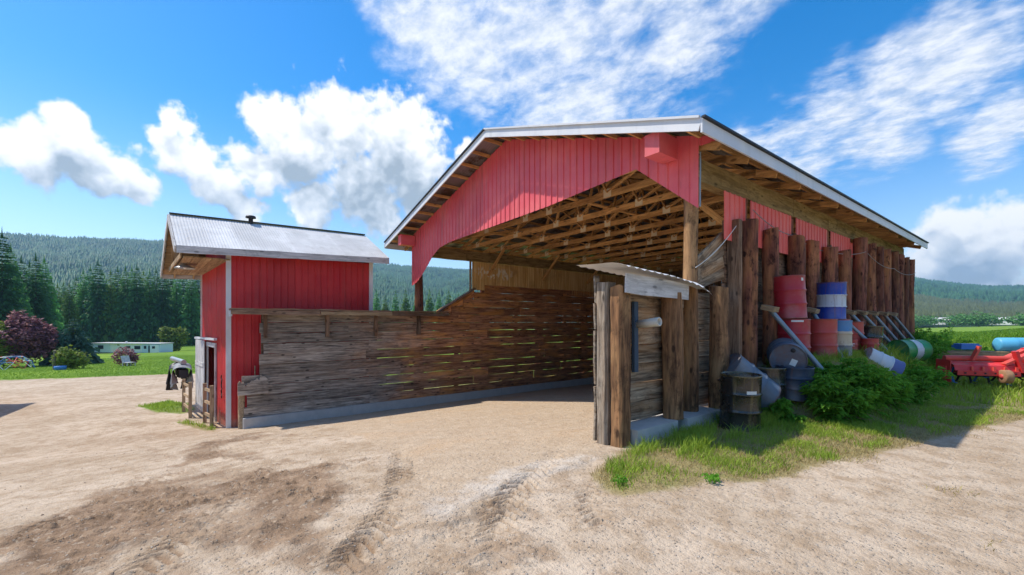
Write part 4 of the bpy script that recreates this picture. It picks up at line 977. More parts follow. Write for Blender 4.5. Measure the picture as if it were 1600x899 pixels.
drum((1.02, 9.0, zg(1.0, 9.0) + .33), 'drum_green_white', 'green drum with white band lying at the strut feet', axis=(.35, .8, .0))
# ================================================================== STRUTS against the wall
for i, (y, x1, y1, lab) in enumerate(((2.42, 1.28, 2.72, 'grey pipe strut in front of the double red drum stack'), (4.68, 1.0, 4.45, 'grey pipe strut between the red drums'), (6.4, 1.30, 7.15, 'grey pipe strut beside the far black drum'), (7.5, 1.3, 8.05, 'grey pipe strut left of the green drum'),
        (8.6, 1.25, 9.75, 'grey pipe strut crossing the green drum'), (9.75, 1.2, 10.75, 'grey pipe strut right of the green drum'), (10.95, 1.1, 12.2, 'second last grey pipe strut along the wall'), (12.1, 1.1, 13.4, 'last grey pipe strut along the wall'))):
    s = root('wall_strut', (x1, y1, zg(x1, y1)), lab, 'strut', 'pipe struts propping the barn wall')
    a = Vector((.34, y, 1.93)); b = Vector((x1, y1, zg(x1, y1) - .03))
    MB().tube([a, b], .047, 10).build('pipe', 'grey_metal', s); MB().box(-.10, .14, -.13, .13, -.05, .05).build('head_block', 'tan_board', s, Matrix.Translation((.31, y, 1.97)) @ Matrix.Rotation(R(14), 4, 'Y'))
# ================================================================== ROTARY TILLER and other gear on the right
tl = root('rotary_tiller', (2.6, 9.9, zg(2.6, 9.9)), 'red tractor rotary tiller parked in the grass right of the barn', 'tiller')
tx = Vector((1.3, .98, 0)).normalized(); tyv = Vector((-tx.y, tx.x, 0)); TM = Matrix((tx, tyv, up)).transposed().to_4x4(); TM.translation = Vector((1.94, 9.06, .05))
def tp(mb, n, m_): return mb.build(n, m_, tl, TM)
mb = MB(); prof = [(-.34, .42), (-.30, .55), (-.12, .62), (.14, .62), (.34, .50), (.42, .30)]
for (a, b), (c, d) in zip(prof[:-1], prof[1:]): mb.add([(.03, a, b), (2.6, a, b), (2.6, c, d), (.03, c, d), (.03, a, b-.012), (2.6, a, b-.012), (2.6, c, d-.012), (.03, c, d-.012)], [(0,1,2,3),(7,6,5,4),(0,4,5,1),(2,6,7,3)])
tp(mb, 'hood', 'tin_red')
tp(MB().tube([(0, .0, .70), (2.6, .0, .70)], .075, 14), 'frame_tube', 'tin_red2')
mb = MB(); mb.box(-.02, .0, -.26, .28, .10, .66); tp(mb, 'end_plate', 'tin_red'); mb = MB(); mb.box(-.055, -.022, -.14, .14, .18, .50); tp(mb, 'chain_case', 'tin_red2')
mb = MB(); mb.box(2.6, 2.62, -.26, .28, .10, .66); tp(mb, 'end_plate', 'tin_red')
mb = MB()
for k in range(5): mb.box(.35 + .22*k, .40 + .22*k, -.37, -.33, .33, .52)
tp(mb, 'guard_ribs', 'tin_red2'); tp(MB().box(.05, 1.3, -.40, -.37, .30, .42), 'rear_flap', 'tin_red')
tp(MB().tube([(.02, 0, .28), (2.6, 0, .28)], .045, 10), 'rotor_shaft', 'dark_metal')
for k in range(13):
    x = .14 + .19*k; a = k*1.1; mb = MB()
    for s in (0, 2.09, 4.19):
        c, sn = math.cos(a+s), math.sin(a+s); mb.beam((x, .04*c, .28 + .04*sn), (x, .23*c, .28 + .23*sn), .012, .05, (1, 0, 0)); mb.beam((x, .23*c, .28 + .23*sn), (x + .07, .24*c, .28 + .24*sn), .05, .012, (c, 0, sn))
    tp(mb, 'tine', 'dark_metal' if k % 3 else 'tool_blue')
for yv in (-.16, .16): tp(MB().beam((1.05, yv - .1, .58), (2.25, yv, 1.22), .05, .17, (0, 1, 0)), 'mast_arm', 'tin_red2')
tp(MB().beam((.52, -.10, .66), (.66, -.12, 1.02), .05, .12, (0, 1, 0)), 'lift_lug', 'tin_red2'); tp(MB().beam((1.22, -.34, .92), (1.36, -.34, .40), .06, .14, (0, 1, 0)), 'lift_arm', 'tin_red')
tp(MB().beam((1.30, -.30, .50), (2.4, -.30, .50), .10, .16), 'drive_case', 'tin_red2'); tp(MB().box(1.7, 2.3, -.20, .20, .64, .98), 'gear_box', 'tin_red')
tp(MB().tube([(2.0, -.2, .82), (2.0, -.34, .82)], .10, 16), 'shaft_flange', 'dark_metal')
for k in range(6): tp(MB().tube([(.2 + .2*k, -.405, .36), (.2 + .2*k, -.418, .36)], .022, 8), 'bolt', 'dark_metal')
w = MB().lathe([(.05, -.08), (.155, -.08), (.165, -.07), (.16, -.02), (.165, .02), (.165, .07), (.155, .08), (.05, .08)], 22).build('gauge_wheel', 'roller_rust', tl, TM @ Matrix.Translation((.95, -.48, .30)) @ Matrix.Rotation(R(90), 4, 'Y'))
MB().lathe([(.0, -.095), (.06, -.095), (.06, .095), (0, .095)], 14).build('hub', 'tin_red', w, WM[w])
t_ = root('blue_tank', (2.9, 13.2, zg(2.9, 13.2)), 'light blue plastic tank on a timber stand behind the red tiller', 'tank')
TT_ = Matrix.Translation((2.58, 12.85, 1.0)) @ TM.to_3x3().to_4x4() @ Matrix.Rotation(R(90), 4, 'Y')
MB().lathe([(0, 0), (.16, .01), (.215, .05), (.22, .4), (.226, .42), (.22, .44), (.22, .7), (.226, .72), (.22, .74), (.215, .85), (.16, .9), (0, .91)], 28).build('shell', 'tank_blue', t_, TT_)
for k in (0, 1): q = Vector((2.45, 12.7, 0)) + tx*(.25 + .6*k); board('stand_leg', t_, (q.x, q.y, zg(q.x, q.y) - .05), (q.x, q.y, .80), .5, .1, 'brown_plank', up=(0, 1, 0))
b_ = MB(); b_.box(-.3, .3, -.15, .15, .0, .12); b_.box(-.27, .27, -.12, .12, .12, .17); o = b_.build('tool_box', 'tool_blue', None, Matrix.Translation((2.02, 12.3, .86)) @ Matrix.Rotation(.9, 4, 'Z')); tag(o, 'flat dark blue box left of the light blue tank', 'box')
st_ = root('board_stack', (2.3, 12.2, zg(2.3, 12.2)), 'stack of pale boards between the tiller and the blue tank', 'boards')
for k in range(3):
    for j in range(3): q = Vector((1.45 + .0*j, 11.7 + .22*j, .68 + .05*k)); board('board', st_, q, q + tx*(2.0 - .15*k), .045, .19, 'tan_board', rough=.004, var=k*3 + j)
for k in (0, 1): q = Vector((1.75, 12.2, 0)) + tx*(.1 + 1.1*k); MB().box(q.x - .3, q.x + .3, q.y - .3, q.y + .3, zg(q.x, q.y) - .1, .655).build('support_block', 'brown_plank', st_)
# ================================================================== LEFT YARD: trailer, play dome, shrubs
tr = root('trailer_home', (-143.2, -18.8, -6.4), 'long white single storey trailer home below the conifers', 'trailer')
ta, tb = Vector((-150.1, -25.75, -6.62)), Vector((-136.2, -11.8, -6.15)); tdx = (tb - ta); tdx.z = 0; LT = tdx.length; tdx.normalize(); tn = Vector((tdx.y, -tdx.x, 0))
TRM = Matrix((tdx, -tn, up)).transposed().to_4x4(); TRM.translation = Vector((ta.x, ta.y, -6.7))
tpb = lambda a, n, m_, par=tr: MB().box(*a).build(n, m_, par, TRM)
tpb((0, 5.1, 0, 3.6, .5, 2.75), 'wall', 'pale_blue_paint'); tpb((5.1, 14.6, .12, 3.6, .45, 2.75), 'wall', 'white_paint'); tpb((14.6, LT, -.1, 3.6, .5, 2.7), 'wall', 'pale_blue_paint'); tpb((17.2, LT - .2, -.3, -.1, .4, 2.6), 'wall', 'white_paint')
tpb((.02, LT - .02, .15, 3.55, -.4, .48), 'skirt', 'grey_metal'); tpb((-.25, LT + .2, -.35, 3.8, 2.76, 2.92), 'roof', 'galv')
for a, b, z0, z1, yy in ((1.6, 3.2, 1.35, 2.3, 0), (9.8, 11.0, 1.6, 2.15, .12), (12.2, 13.9, 1.35, 2.2, .12), (15.2, 15.9, 1.5, 2.25, -.1), (16.5, 16.9, .55, 2.3, -.1), (17.8, 18.6, 1.6, 2.2, -.3), (7.2, 7.8, 2.3, 2.5, .12)):
    w = MB().box(a, b, yy - .05, yy - .003, z0, z1).build('window', 'glass_dark', tr, TRM); MB().box(a - .06, b + .06, yy - .02, yy - .004, z0 - .06, z0 - .005).build('sill', 'white_paint', w, TRM)
MB().box(7.9, 8.2, 1.5, 1.8, 2.92, 3.3).build('chimney', 'white_trim', tr, TRM)
wb = MB(); wb.box(-3.6, -1.6, .5, 2, .2, 1.5); wb.box(-3.7, -1.5, .4, 2.1, 1.5, 1.6); o = wb.build('utility_box', 'white_paint', None, TRM); tag(o, 'small white utility box at the left end of the trailer', 'box')
dm_ = root('climbing_dome', (-67.6, -22.2, zg(-67.6, -22.2)), 'red white and blue metal climbing dome on the lawn', 'play dome')
DM = Matrix.Translation((-67.6, -22.2, zg(-67.6, -22.2))); rings = [(1.9, 0, 8, 0), (1.65, .8, 8, .39), (1.0, 1.35, 8, 0)]
pt = lambda r_, i: (rings[r_][0]*math.cos(2*math.pi*i/8 + rings[r_][3]), rings[r_][0]*math.sin(2*math.pi*i/8 + rings[r_][3]), rings[r_][1])
for r_ in range(3):
    for i in range(8):
        mt = ('white_paint', 'tin_red2', 'tool_blue')[(i + r_) % 3]
        if r_: MB().tube([pt(r_, i), pt(r_, i+1)], .035, 5).build('bar', mt, dm_, DM)
        if r_ < 2:
            o = 0 if r_ == 0 else 1
            MB().tube([pt(r_, i), pt(r_+1, i + (0 if r_ == 0 else 0))], .035, 5).build('bar', mt, dm_, DM); MB().tube([pt(r_, i), pt(r_+1, (i - 1) if r_ == 0 else (i + 1))], .035, 5).build('bar', mt, dm_, DM)
# ---------------------------------------------------------------- vegetation meshes
def conifer_mesh(mat, seed, H=30., Wd=4.2, levels=58, per=15, sub=6):
    g = np.random.default_rng(seed); Vs = []; n = 0
    for l in range(levels):
        t = .06 + .94*(l + g.random()) / levels; z = H*t
        Lb0 = Wd * (1 - t)**.78 * (.9 if t > .12 else .7) + .12
        for b in range(max(4, int(per*(1.15 - .6*t)))):
            a = g.uniform(0, 2*math.pi); Lb = Lb0*g.uniform(.55, 1.18); dr = g.uniform(-.42, -.08) + .35*t
            dx, dy = math.cos(a), math.sin(a); px, py = -dy, dx
            for s in range(sub):
                u0 = (s + .3*g.random()) / sub; u1 = min(1.08, u0 + g.uniform(.28, .5)); wd = Lb*(.26 + .1*g.random())*(1.05 - .6*u0) ; sd = 1 if s % 2 else -1
                z0 = z + Lb*u0*dr; z1 = z + Lb*u1*(dr - .08) - g.uniform(0, .12)*Lb
                c0 = (dx*Lb*u0, dy*Lb*u0, z0); 
                c1 = (dx*Lb*u1 + px*wd*sd*g.uniform(.35, 1), dy*Lb*u1 + py*wd*sd*g.uniform(.35, 1), z1 - .30*Lb*g.random())
                c2 = (dx*Lb*(u0 + .12) - px*wd*sd*.25, dy*Lb*(u0 + .12) - py*wd*sd*.25, z0 - .22*Lb*g.uniform(-.3, 1.2))
                c3 = (dx*Lb*u1*1.03, dy*Lb*u1*1.03, z1)
                Vs += [c0, c1, c3, c0, c3, c2]
    Vs += [(.25, 0, H*.93), (-.25, .1, H*.93), (0, 0, H*1.03), (0, .25, H*.93), (.05, -.25, H*.93), (0, 0, H*1.03)]
    V = np.array(Vs); return tri_mesh('crown', V, np.arange(len(V)).reshape(-1, 3), mat)
def trunk_mesh(H, r, mat='bark_far'):
    return MB().tube([(0, 0, -1.5), (0, 0, H*.35), (.05, 0, H*.8)], [r, r*.7, r*.12], 8).mesh(mat, 'trunk')
CON = [(conifer_mesh('conifer', 1, Wd=5.4), trunk_mesh(30, .4)), (conifer_mesh('conifer_dark', 2, Wd=6.0), trunk_mesh(30, .4)), (conifer_mesh('conifer', 3, Wd=4.8), trunk_mesh(30, .4)), (conifer_mesh('conifer_lit', 4, Wd=5.6), trunk_mesh(30, .4)), (conifer_mesh('conifer_dark', 5, Wd=5.2), trunk_mesh(30, .4))]
def conifer(az, d, h, var, label, group='tall conifers behind the lawn', wid=1.):
    x, y = polar(np.array(d / math.cos(R(az))), np.array(az)); x, y = float(x), float(y); z = zg(x, y); s = h / 30
    o = root('conifer_tree', (x, y, z), label, 'tree', group, Matrix.Rotation(random.uniform(0, 6), 4, 'Z') @ Matrix.Diagonal((s*wid, s*wid, s, 1)))
    for n, me in zip(('crown', 'trunk'), CON[var]): mk(n, me, o, Matrix(), True)
    return o
def uaz(u): return math.degrees(math.atan((u - 800) / 666.1))
# (column in view, distance, height, kind)
ROW = [(-24,100,26,1),(3,96,27,1),(17,102,25,0),(33,108,23.5,1),(46,112,23,4),(56,108,24,1),(69,112,24,0),(80,124,20,4),(90,142,20,3),(99,146,21,0),(108,140,20,3),(119,148,23,1),(130,146,25,0),(141,150,26.5,4),(153,146,28,1),(163,152,24,0),(173,148,25,3),(184,156,27,1),(196,150,26.5,0),(206,155,27,2),(214,150,27,1),(224,158,26,3),(234,152,25.5,0),(244,160,27,4),(254,154,26,1),(265,162,27,0),(276,158,26,2),(287,164,27,1),(299,158,26,0),(311,166,27,1)]
ORD = 'first second third fourth fifth sixth seventh eighth ninth tenth eleventh twelfth thirteenth fourteenth fifteenth sixteenth seventeenth eighteenth nineteenth twentieth twenty-first twenty-second twenty-third twenty-fourth twenty-fifth twenty-sixth twenty-seventh twenty-eighth twenty-ninth thirtieth'.split()
for i, (u, d, h_, k) in enumerate(ROW):
    _s = ('at the left edge of the picture' if u < 30 else 'above the purple maple' if u < 100 else 'above the left half of the trailer' if u < 190 else 'above the right half of the trailer' if u < 250 else 'close to the shed overhang')
    rank = sorted([q[0] for q in ROW]).index(u) + 1
    conifer(uaz(u), d, h_*1.07, k, '%s tall conifer from the left in the dark row behind the lawn' % ORD[rank - 1])
GAP = [(572,205,24,3),(588,215,27,0),(602,225,25,3),(618,205,26,2),(634,218,28,3),(650,210,24,0),(671,222,28,3),(686,208,26,2),(701,225,28,3),(716,212,25,0),(733,222,28,3),(748,215,27,3)]
for i, (u, d, h_, k) in enumerate(GAP):
    conifer(uaz(u), d, h_ * .92, k, '%s sunlit conifer from the left in the gap between shed and barn' % ORD[i], 'conifers seen between shed and barn')
def leaf_cloud(N, blobs, size, g, flat=.5, droop=0.):
    """N leaves (2 triangles each) spread over the shells of ellipsoids"""
    B = np.array(blobs, float); wgt = B[:, 3]*B[:, 4] ; idx = g.choice(len(B), N, p=wgt/wgt.sum()); b = B[idx]
    d = g.normal(size=(N, 3)); d /= np.linalg.norm(d, axis=1)[:, None]; rad = g.random(N)**.33*.55 + .5
    clump = 1 + .22*np.sin(7*d[:, 0] + 5*d[:, 2] + idx) + .12*np.sin(13*d[:, 1] + idx*2)
    p = b[:, :3] + d*(rad*clump)[:, None]*b[:, 3:6]
    ax = g.normal(size=(N, 3)); ax[:, 2] *= flat; ax /= np.linalg.norm(ax, axis=1)[:, None]; ax[:, 2] -= droop
    up_ = d + g.normal(size=(N, 3))*.5 + [0, 0, .5]; sd = np.cross(ax, up_); sd /= np.linalg.norm(sd, axis=1)[:, None] + 1e-9
    s = (size*g.uniform(.6, 1.3, N))[:, None]
    V = np.stack([p, p + ax*s*.55 + sd*s*.32, p + ax*s*1.1, p + ax*s*.5 - sd*s*.32], 1).reshape(-1, 3)
    q = np.arange(N)[:, None]*4; T = np.concatenate([q + [0, 1, 2], q + [0, 2, 3]]); return V, T
def leafy_thing(name, label, cat, loc, N, blobs, size, mat, seed, stems, group=None, bark='bark', part='crown'):
    g = np.random.default_rng(seed); o = root(name, loc, label, cat, group); M = Matrix.Translation(loc)
    V, T = leaf_cloud(N, blobs, size, g); mk(part, tri_mesh(part, V, T, mat), o, M)
    mb = MB()
    for p in stems: mb.tube(p, [.5*p_ for p_ in np.linspace(stems_r(o, name), stems_r(o, name)*.25, len(p))], 7)
    tag(mb.build('trunk' if 'tree' in name else 'stem', bark, o, M)); return o
def stems_r(o, name): return .28 if 'tree' in name else .05
g0 = lambda x, y: (x, y, zg(x, y) - .02)
g = np.random.default_rng(8); mbl = [(0, 0, 3.0, 2.1, 2.1, 2.2)]
for i in range(26):
    a_ = i*2.4; q = 2.3*math.sqrt((i + 1)/26.); zc2 = 1.3 + 5.2*(1 - (q/2.9)**2)*g.uniform(.55, 1.05); sz = g.uniform(.45, .9)
    mbl.append((q*math.cos(a_), q*math.sin(a_), zc2, sz, sz, sz*1.25))
leafy_thing('maple_tree', 'purple leaved maple tree behind the climbing dome', 'tree', g0(-73.6, -22.0), 9000, mbl, .34, 'purple_leaf', 21, [[(0, 0, -.3), (.05, 0, 1.9), (.2, .2, 5.2)], [(0, 0, 1.3), (-.6, .8, 3.0), (-.9, 1.1, 4.4)], [(0, 0, 1.4), (.5, -.9, 3.2), (.7, -1.3, 4.8)]])
sp_ = root('spruce_tree', g0(-74.2, -18.2), 'broad blue green spruce beside the purple maple', 'tree')
mk('crown', conifer_mesh('spruce_blue', 31, 6.0, 3.0, 26, 15, 6), sp_, Matrix(), True); mk('trunk', trunk_mesh(6.0, .14), sp_, Matrix(), True)
leafy_thing('shrub', 'yellow green rounded shrub cut by the left picture edge', 'shrub', g0(-72.6, -24.3), 4200, [(0, 0, 1.8, 1.3, 1.3, 1.6), (0, .5, 3.3, 1.0, 1.0, 1.3), (.2, -.9, 2.6, 1.3, 1.3, 1.7), (0, .1, 4.4, .7, .7, .9)], .3, 'bush_leaf', 22, [[(0, 0, -.2), (0, .1, 2)]])
leafy_thing('shrub', 'pale feathery shrub growing by a grey post on the lawn', 'shrub', g0(-60.2, -16.7), 1500, [(0, 0, 1.2, .8, .8, 1.0), (.1, .8, 1.0, .7, .8, .8)], .28, 'bush_leaf', 23, [[(0, 0, -.2), (0, .1, 1.5)]])
pst = log('lawn_post', None, -60.0, -17.5, zg(-60, -17.5) - .1, zg(-60, -17.5) + 2.0, .13, 'grey_post', 201); tag(pst, 'leaning grey wooden post beside the pale lawn shrub', 'post')
lt = MB(); lt.lathe([(.34, 0), (.45, .05), (.48, .3), (.45, .42), (.40, .42), (.40, .08), (0, .08)], 20); o = lt.build('planter_tub', 'tool_blue', None, Matrix.Translation(g0(-58.9, -16.9))); tag(o, 'low dark blue planter tub below the pale lawn shrub', 'planter')
leafy_thing('shrub', 'small reddish shrub behind the lawn chair', 'shrub', g0(-62.6, -12.3), 1100, [(0, 0, 1.1, .8, .9, .9), (.0, .6, .8, .5, .5, .6)], .24, 'purple_leaf', 24, [[(0, 0, -.2), (0, .1, 1.4)]])
leafy_thing('shrub', 'bright green bush at the edge of the conifers right of the trailer', 'shrub', g0(-150, -9.6), 3000, [(0, 0, 2.6, 2.0, 2.0, 2.6), (.5, 1.5, 4.2, 1.6, 1.6, 2.2), (0, -1.2, 4.8, 1.4, 1.4, 1.8)], .7, 'bush_leaf', 25, [[(0, 0, -.2), (0, .1, 5)]])
leafy_thing('shrub', 'light green bush under the trailer treeline', 'shrub', g0(-152, -32), 2600, [(0, 0, 2.4, 2.4, 2.4, 2.4), (0, 2.4, 3.2, 1.8, 1.8, 2.2)], .7, 'bush_leaf', 26, [[(0, 0, -.2), (0, .1, 4)]])
ch = root('lawn_chair', g0(-60.8, -11.8), 'white wooden lawn chair in the grass', 'chair'); CM = Matrix.Translation(g0(-60.8, -11.8)) @ Matrix.Rotation(.6, 4, 'Z')
MB().box(-.4, .4, -.4, .4, .38, .44).build('seat', 'white_board', ch, CM); MB().beam((-.42, 0, .4), (-.72, 0, 1.15), .8, .05, (1, 0, 0)).build('backrest', 'white_board', ch, CM)
for sx in (-.38, .38):
    for sy in (-.38, .38): MB().box(sx - .04, sx + .04, sy - .04, sy + .04, 0, .38).build('leg', 'white_board', ch, CM)
# ================================================================== far valley houses and hedges
for i, (az, d, w, lab) in enumerate(((45.2, 560, 12, 'far white farm building at the valley edge right of the barn'), (49.1, 575, 18, 'long far white farm building near the right picture edge'))):
    x, y = (float(v) for v in polar(np.array(d), np.array(az))); b = root('farm_building', (x, y, 0), lab, 'building', 'far farm buildings')
    M = Matrix.Translation((x, y, 0)) @ Matrix.Rotation(R(-az) + YAW, 4, 'Z')
    MB().box(-w/2, w/2, -4, 4, -1, 3.4).build('wall', 'white_paint', b, M)
    mb = MB(); mb.add([(-w/2-.5,-4.5,3.3),(w/2+.5,-4.5,3.3),(w/2+.5,4.5,3.3),(-w/2-.5,4.5,3.3),(-w/2-.5,0,5.6),(w/2+.5,0,5.6)], [(0,1,5,4),(2,3,4,5),(1,2,5),(3,0,4),(0,3,2,1)]); mb.build('roof', 'galv', b, M)
hedge = [(43.8, 540, 5), (44.4, 530, 4), (46.2, 550, 5.5), (47.0, 540, 5), (47.6, 545, 7), (48.2, 540, 5), (49.9, 550, 4.5), (50.4, 545, 6)]
hp = []
for az, d, s in hedge:
    x, y = (float(v) for v in polar(np.array(d), np.array(az))); hp.append((x, y, s))
gg = np.random.default_rng(3); V, T = leaf_cloud(5000, [(x, y, s*.6, s*1.6, s*1.6, s*.8) for x, y, s in hp], 1.6, gg); o = mk('field_hedge', tri_mesh('hedge', V, T, 'conifer')); tag(o, 'line of dark bushes along the far field edge', 'bushes', kind='stuff')
# ================================================================== GRASS
def blades(name, P, H, W, mat, label, lean=.5, seed=0):
    g = np.random.default_rng(seed); N = len(P); a = g.uniform(0, 2*math.pi, N); H = H*g.uniform(.5, 1.25, N); W = W*g.uniform(.7, 1.3, N); ln = H*lean*g.uniform(.2, 1.2, N)
    dx, dy = np.cos(a), np.sin(a); b = g.uniform(0, 2*math.pi, N); lx, ly = np.cos(b)*ln, np.sin(b)*ln
    z0 = P[:, 2] - .02; V = np.empty((N, 5, 3))
    V[:, 0] = np.stack([P[:, 0] - dx*W, P[:, 1] - dy*W, z0], -1); V[:, 1] = np.stack([P[:, 0] + dx*W, P[:, 1] + dy*W, z0], -1)
    V[:, 2] = np.stack([P[:, 0] + lx*.35 + dx*W*.8, P[:, 1] + ly*.35 + dy*W*.8, z0 + H*.62], -1); V[:, 3] = np.stack([P[:, 0] + lx*.35 - dx*W*.8, P[:, 1] + ly*.35 - dy*W*.8, z0 + H*.62], -1)
    V[:, 4] = np.stack([P[:, 0] + lx, P[:, 1] + ly, z0 + H], -1)
    q = np.arange(N)[:, None]*5; T = np.concatenate([q + [0, 1, 2], q + [0, 2, 3], q + [3, 2, 4]])
    o = mk(name, tri_mesh(name, V.reshape(-1, 3), T, mat)); tag(o, label, 'grass', kind='stuff'); return o
def scatter(N, x0, x1, y0, y1, thr=.5, clump=1.6, bias=0., seed=1):
    g = np.random.default_rng(seed); x = g.uniform(x0, x1, N); y = g.uniform(y0, y1, N)
    k = m_grass(x, y, 0*x) + 1.5*fbm(x, y, clump, 4) + bias > thr + g.random(N)*.5
    k &= ~((x < .3) & (y > -1.75) & (y < .7)); k &= ~((x < .02) & (x > -10.9) & (y > 0) & (y < 15.7)); k &= ~((x < -10.9) & (x > -15.5) & (y > -5.7) & (y < -1.4))
    x, y = x[k], y[k]; return np.stack([x, y, hgt(x, y)], -1)
P = scatter(190000, .1, 4.2, -3.6, 6.5, .77, 2.4, seed=1); H = np.where(P[:, 0] < 1.0, .17, .09) * (1 + 1.4*np.clip(fbm(P[:, 0], P[:, 1], 1.1, 3), -.4, .6))
H = H * np.where((P[:, 0] < 1.15) & (P[:, 1] > -.3), 1.3, 1)
blades('verge_grass', P, H, .0042, 'grass_blade', 'ragged green grass verge along the barn side wall', .7, 2)
P = scatter(60000, .1, 3.6, -3.6, 5.5, .22, seed=5); blades('dry_grass', P, .06, .0035, 'dry_blade', 'short dry straw coloured grass thinning into the road', 1.2, 6)
P = scatter(60000, .1, 14, 6.3, 26, .45, seed=7); blades('tall_grass', P, .20 + .22*(P[:, 0] < 1.6) + .2*(P[:, 1] > 15), .009, 'grass_blade', 'taller grass and weeds around the parked tiller', .6, 8)
g = np.random.default_rng(9); az = g.uniform(36, 60, 60000); rr_ = 22 + 160*g.random(60000)**1.6; x, y = polar(rr_, az); k = (y > 16.5); x, y, rr_ = x[k], y[k], rr_[k]
P = np.stack([x, y, hgt(x, y)], -1); blades('field_crop', P, .55*np.ones(len(x)), .012 + rr_*.0007, 'field_blade', 'bright green crop field stretching to the valley woods', .5, 10)
P = scatter(9000, -20.6, -11, -8.4, -5.8, .5, 1.2, seed=11); blades('yard_grass', P, .13, .008, 'grass_blade', 'grass tufts in front of the shed gates', .7, 12)
g = np.random.default_rng(13); az = g.uniform(-53, -33, 50000); rr_ = 44 + 60*g.random(50000); x, y = polar(rr_, az); k = m_grass(x, y, 0*x) > .6; x, y, rr_ = x[k], y[k], rr_[k]
P = np.stack([x, y, hgt(x, y)], -1); blades('lawn_grass', P, .08*np.ones(len(x)), .02, 'field_blade', 'mown green lawn beyond the gravel yard', .8, 14)
# leafy weeds in front of the drums
def weed(x, y, h_, r_, N, label, seed, mat='weed_leaf', size=.10):
    g = np.random.default_rng(seed); loc = (x, y, zg(x, y)); M = Matrix.Translation(loc); o = root('leafy_weed', loc, label, 'plant', 'weeds growing along the barn wall')
    ns = max(8, int(N / 55)); Vs = []; mb = MB()
    for i in range(ns):
        a = g.uniform(0, 6.28); q = r_*math.sqrt(g.random()); tip = Vector((q*math.cos(a), q*math.sin(a), h_*g.uniform(.45, 1.3)*(1 - .45*(q/r_)**2))); b0 = Vector((tip.x*.5, tip.y*.5, -.03))
        b0.z = zg(x + b0.x, y + b0.y) - loc[2] - .03
        mb.tube([b0, b0.lerp(tip, .5) + Vector((0, 0, .06)), tip], [.006, .005, .003], 4, False)
        for j in range(int(N / ns)):
            t = g.random()**.6; c = b0.lerp(tip, t) + Vector((0, 0, .06*4*t*(1-t))); an = g.uniform(0, 6.28); s = size*g.uniform(.55, 1.3)*(1.15 - .4*t)
            d = Vector((math.cos(an), math.sin(an), g.uniform(-.35, .35))); pd = Vector((-math.sin(an), math.cos(an), g.uniform(-.3, .3)))
            st = c + d*s*.5
            Vs += [st, st + d*s*.6 + pd*s*.36 + Vector((0, 0, .02)), st + d*s*1.35 - Vector((0, 0, .25*s)), st, st + d*s*1.35 - Vector((0, 0, .25*s)), st + d*s*.55 - pd*s*.36 + Vector((0, 0, .02))]
    V = np.array([tuple(v) for v in Vs]); mk('foliage', tri_mesh('foliage', V, np.arange(len(V)).reshape(-1, 3), mat), o, M); tag(mb.build('stem', 'weed_leaf', o, M), kind='stuff')
weed(1.50, 2.05, .58, .50, 2600, 'largest leafy weed clump in front of the lying grey drum', 41)
weed(1.55, 2.95, .52, .6, 2600, 'leafy weed clump in front of the orange red drum', 42)
weed(1.72, 3.9, .46, .6, 2200, 'low leafy weed clump right of the largest one', 43)
weed(1.75, 5.0, .40, .6, 1800, 'leafy weed clump below the small red kegs', 44)
weed(.98, 1.25, .34, .28, 500, 'little leafy weed between the two black drums', 45)
weed(1.7, 7.4, .45, .6, 1200, 'weed patch left of the tiller below the struts', 46)
weed(1.15, 10.9, .7, .8, 1500, 'weeds at the feet of the far struts', 47); weed(.9, 13.6, .9, .9, 1700, 'tall weeds at the far corner of the barn', 48); weed(.7, 16.6, 1.1, 1.1, 1800, 'tall weeds past the far corner of the barn', 49); weed(1.9, 15.2, .8, 1.0, 1400, 'loose weeds behind the blue box', 50)
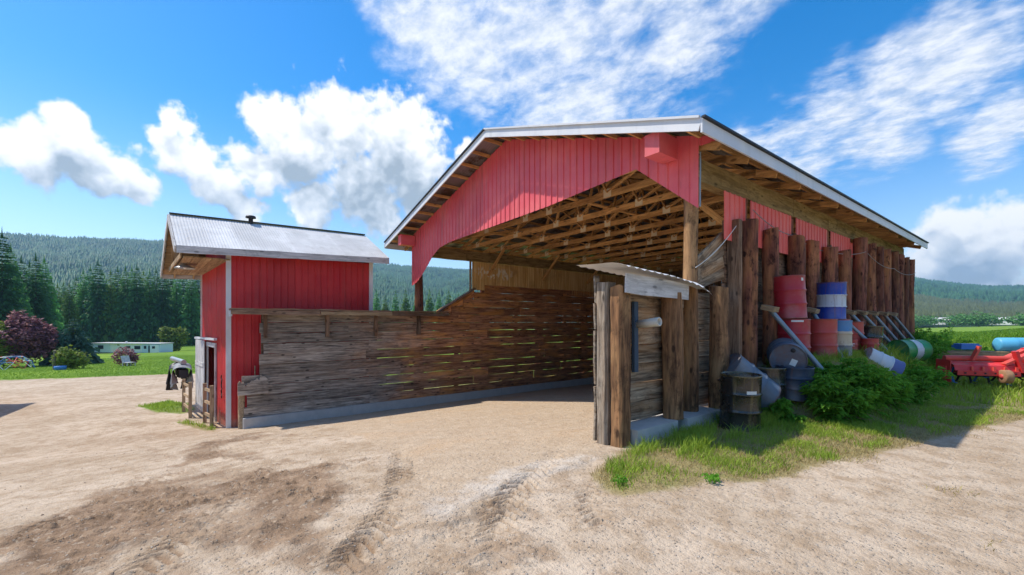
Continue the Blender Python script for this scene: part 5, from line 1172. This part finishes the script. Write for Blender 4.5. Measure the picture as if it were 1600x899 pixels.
weed(1.05, -3.15, .05, .08, 50, 'tiny weed at the tip of the grass verge', 51, size=.026); weed(1.62, -2.35, .06, .10, 80, 'tiny weed in the bare edge of the verge', 52, size=.03)
# ================================================================== loose stones on the yard
g = np.random.default_rng(77); N = 6000; x = 3.9 + g.normal(size=N)*0; az = g.uniform(-54, 54, N); rr_ = 2.2 + 14*g.random(N)**1.7; x, y = polar(rr_, az); x = np.asarray(x); y = np.asarray(y)
k = (m_grass(x, y, 0*x) < .5) & ~((x < .3) & (x > -.5) & (y > -2.1)); x, y = x[k], y[k]; N = len(x)
ix = np.clip(np.searchsorted(xs, x), 1, len(xs) - 1); iy = np.clip(np.searchsorted(ys, y), 1, len(ys) - 1); z = Z[iy, ix]
s = .004 + .010*g.random(N)**5; oc = np.array([(1,0,0),(0,1,0),(-1,0,0),(0,-1,0),(0,0,.7),(0,0,-.7)], float)
V = (oc[None]*g.uniform(.6, 1.3, (N, 6, 1)))*s[:, None, None] + np.stack([x, y, z], -1)[:, None]; q = np.arange(N)[:, None, None]*6
T = (q + np.array([(0,1,4),(1,2,4),(2,3,4),(3,0,4),(1,0,5),(2,1,5),(3,2,5),(0,3,5)])[None]).reshape(-1, 3)
o = mk('loose_stones', tri_mesh('stones', V.reshape(-1, 3), T, 'stone')); tag(o, 'small loose stones scattered over the gravel yard', 'stones', kind='stuff')
# ================================================================== HAZE: one closed box of pale air
hb = MB(); hb.box(-4900, 4900, -4900, 4900, -60, 430)
me = bpy.data.meshes.new('haze'); me.from_pydata(hb.v, [], hb.f)
m = bpy.data.materials.new('haze'); m.use_nodes = True; nt = m.node_tree; nt.nodes.clear(); out = nd(nt, 'ShaderNodeOutputMaterial')
pv = nd(nt, 'ShaderNodeVolumePrincipled', {'Color': (.40, .70, 1, 1), 'Density': HAZE, 'Anisotropy': .2}); nt.links.new(pv.outputs[0], out.inputs['Volume'])
me.materials.append(m); hz = mk('haze', me); tag(hz, kind='stuff'); tag(hz, 'thin blue summer haze over the valley', 'haze')
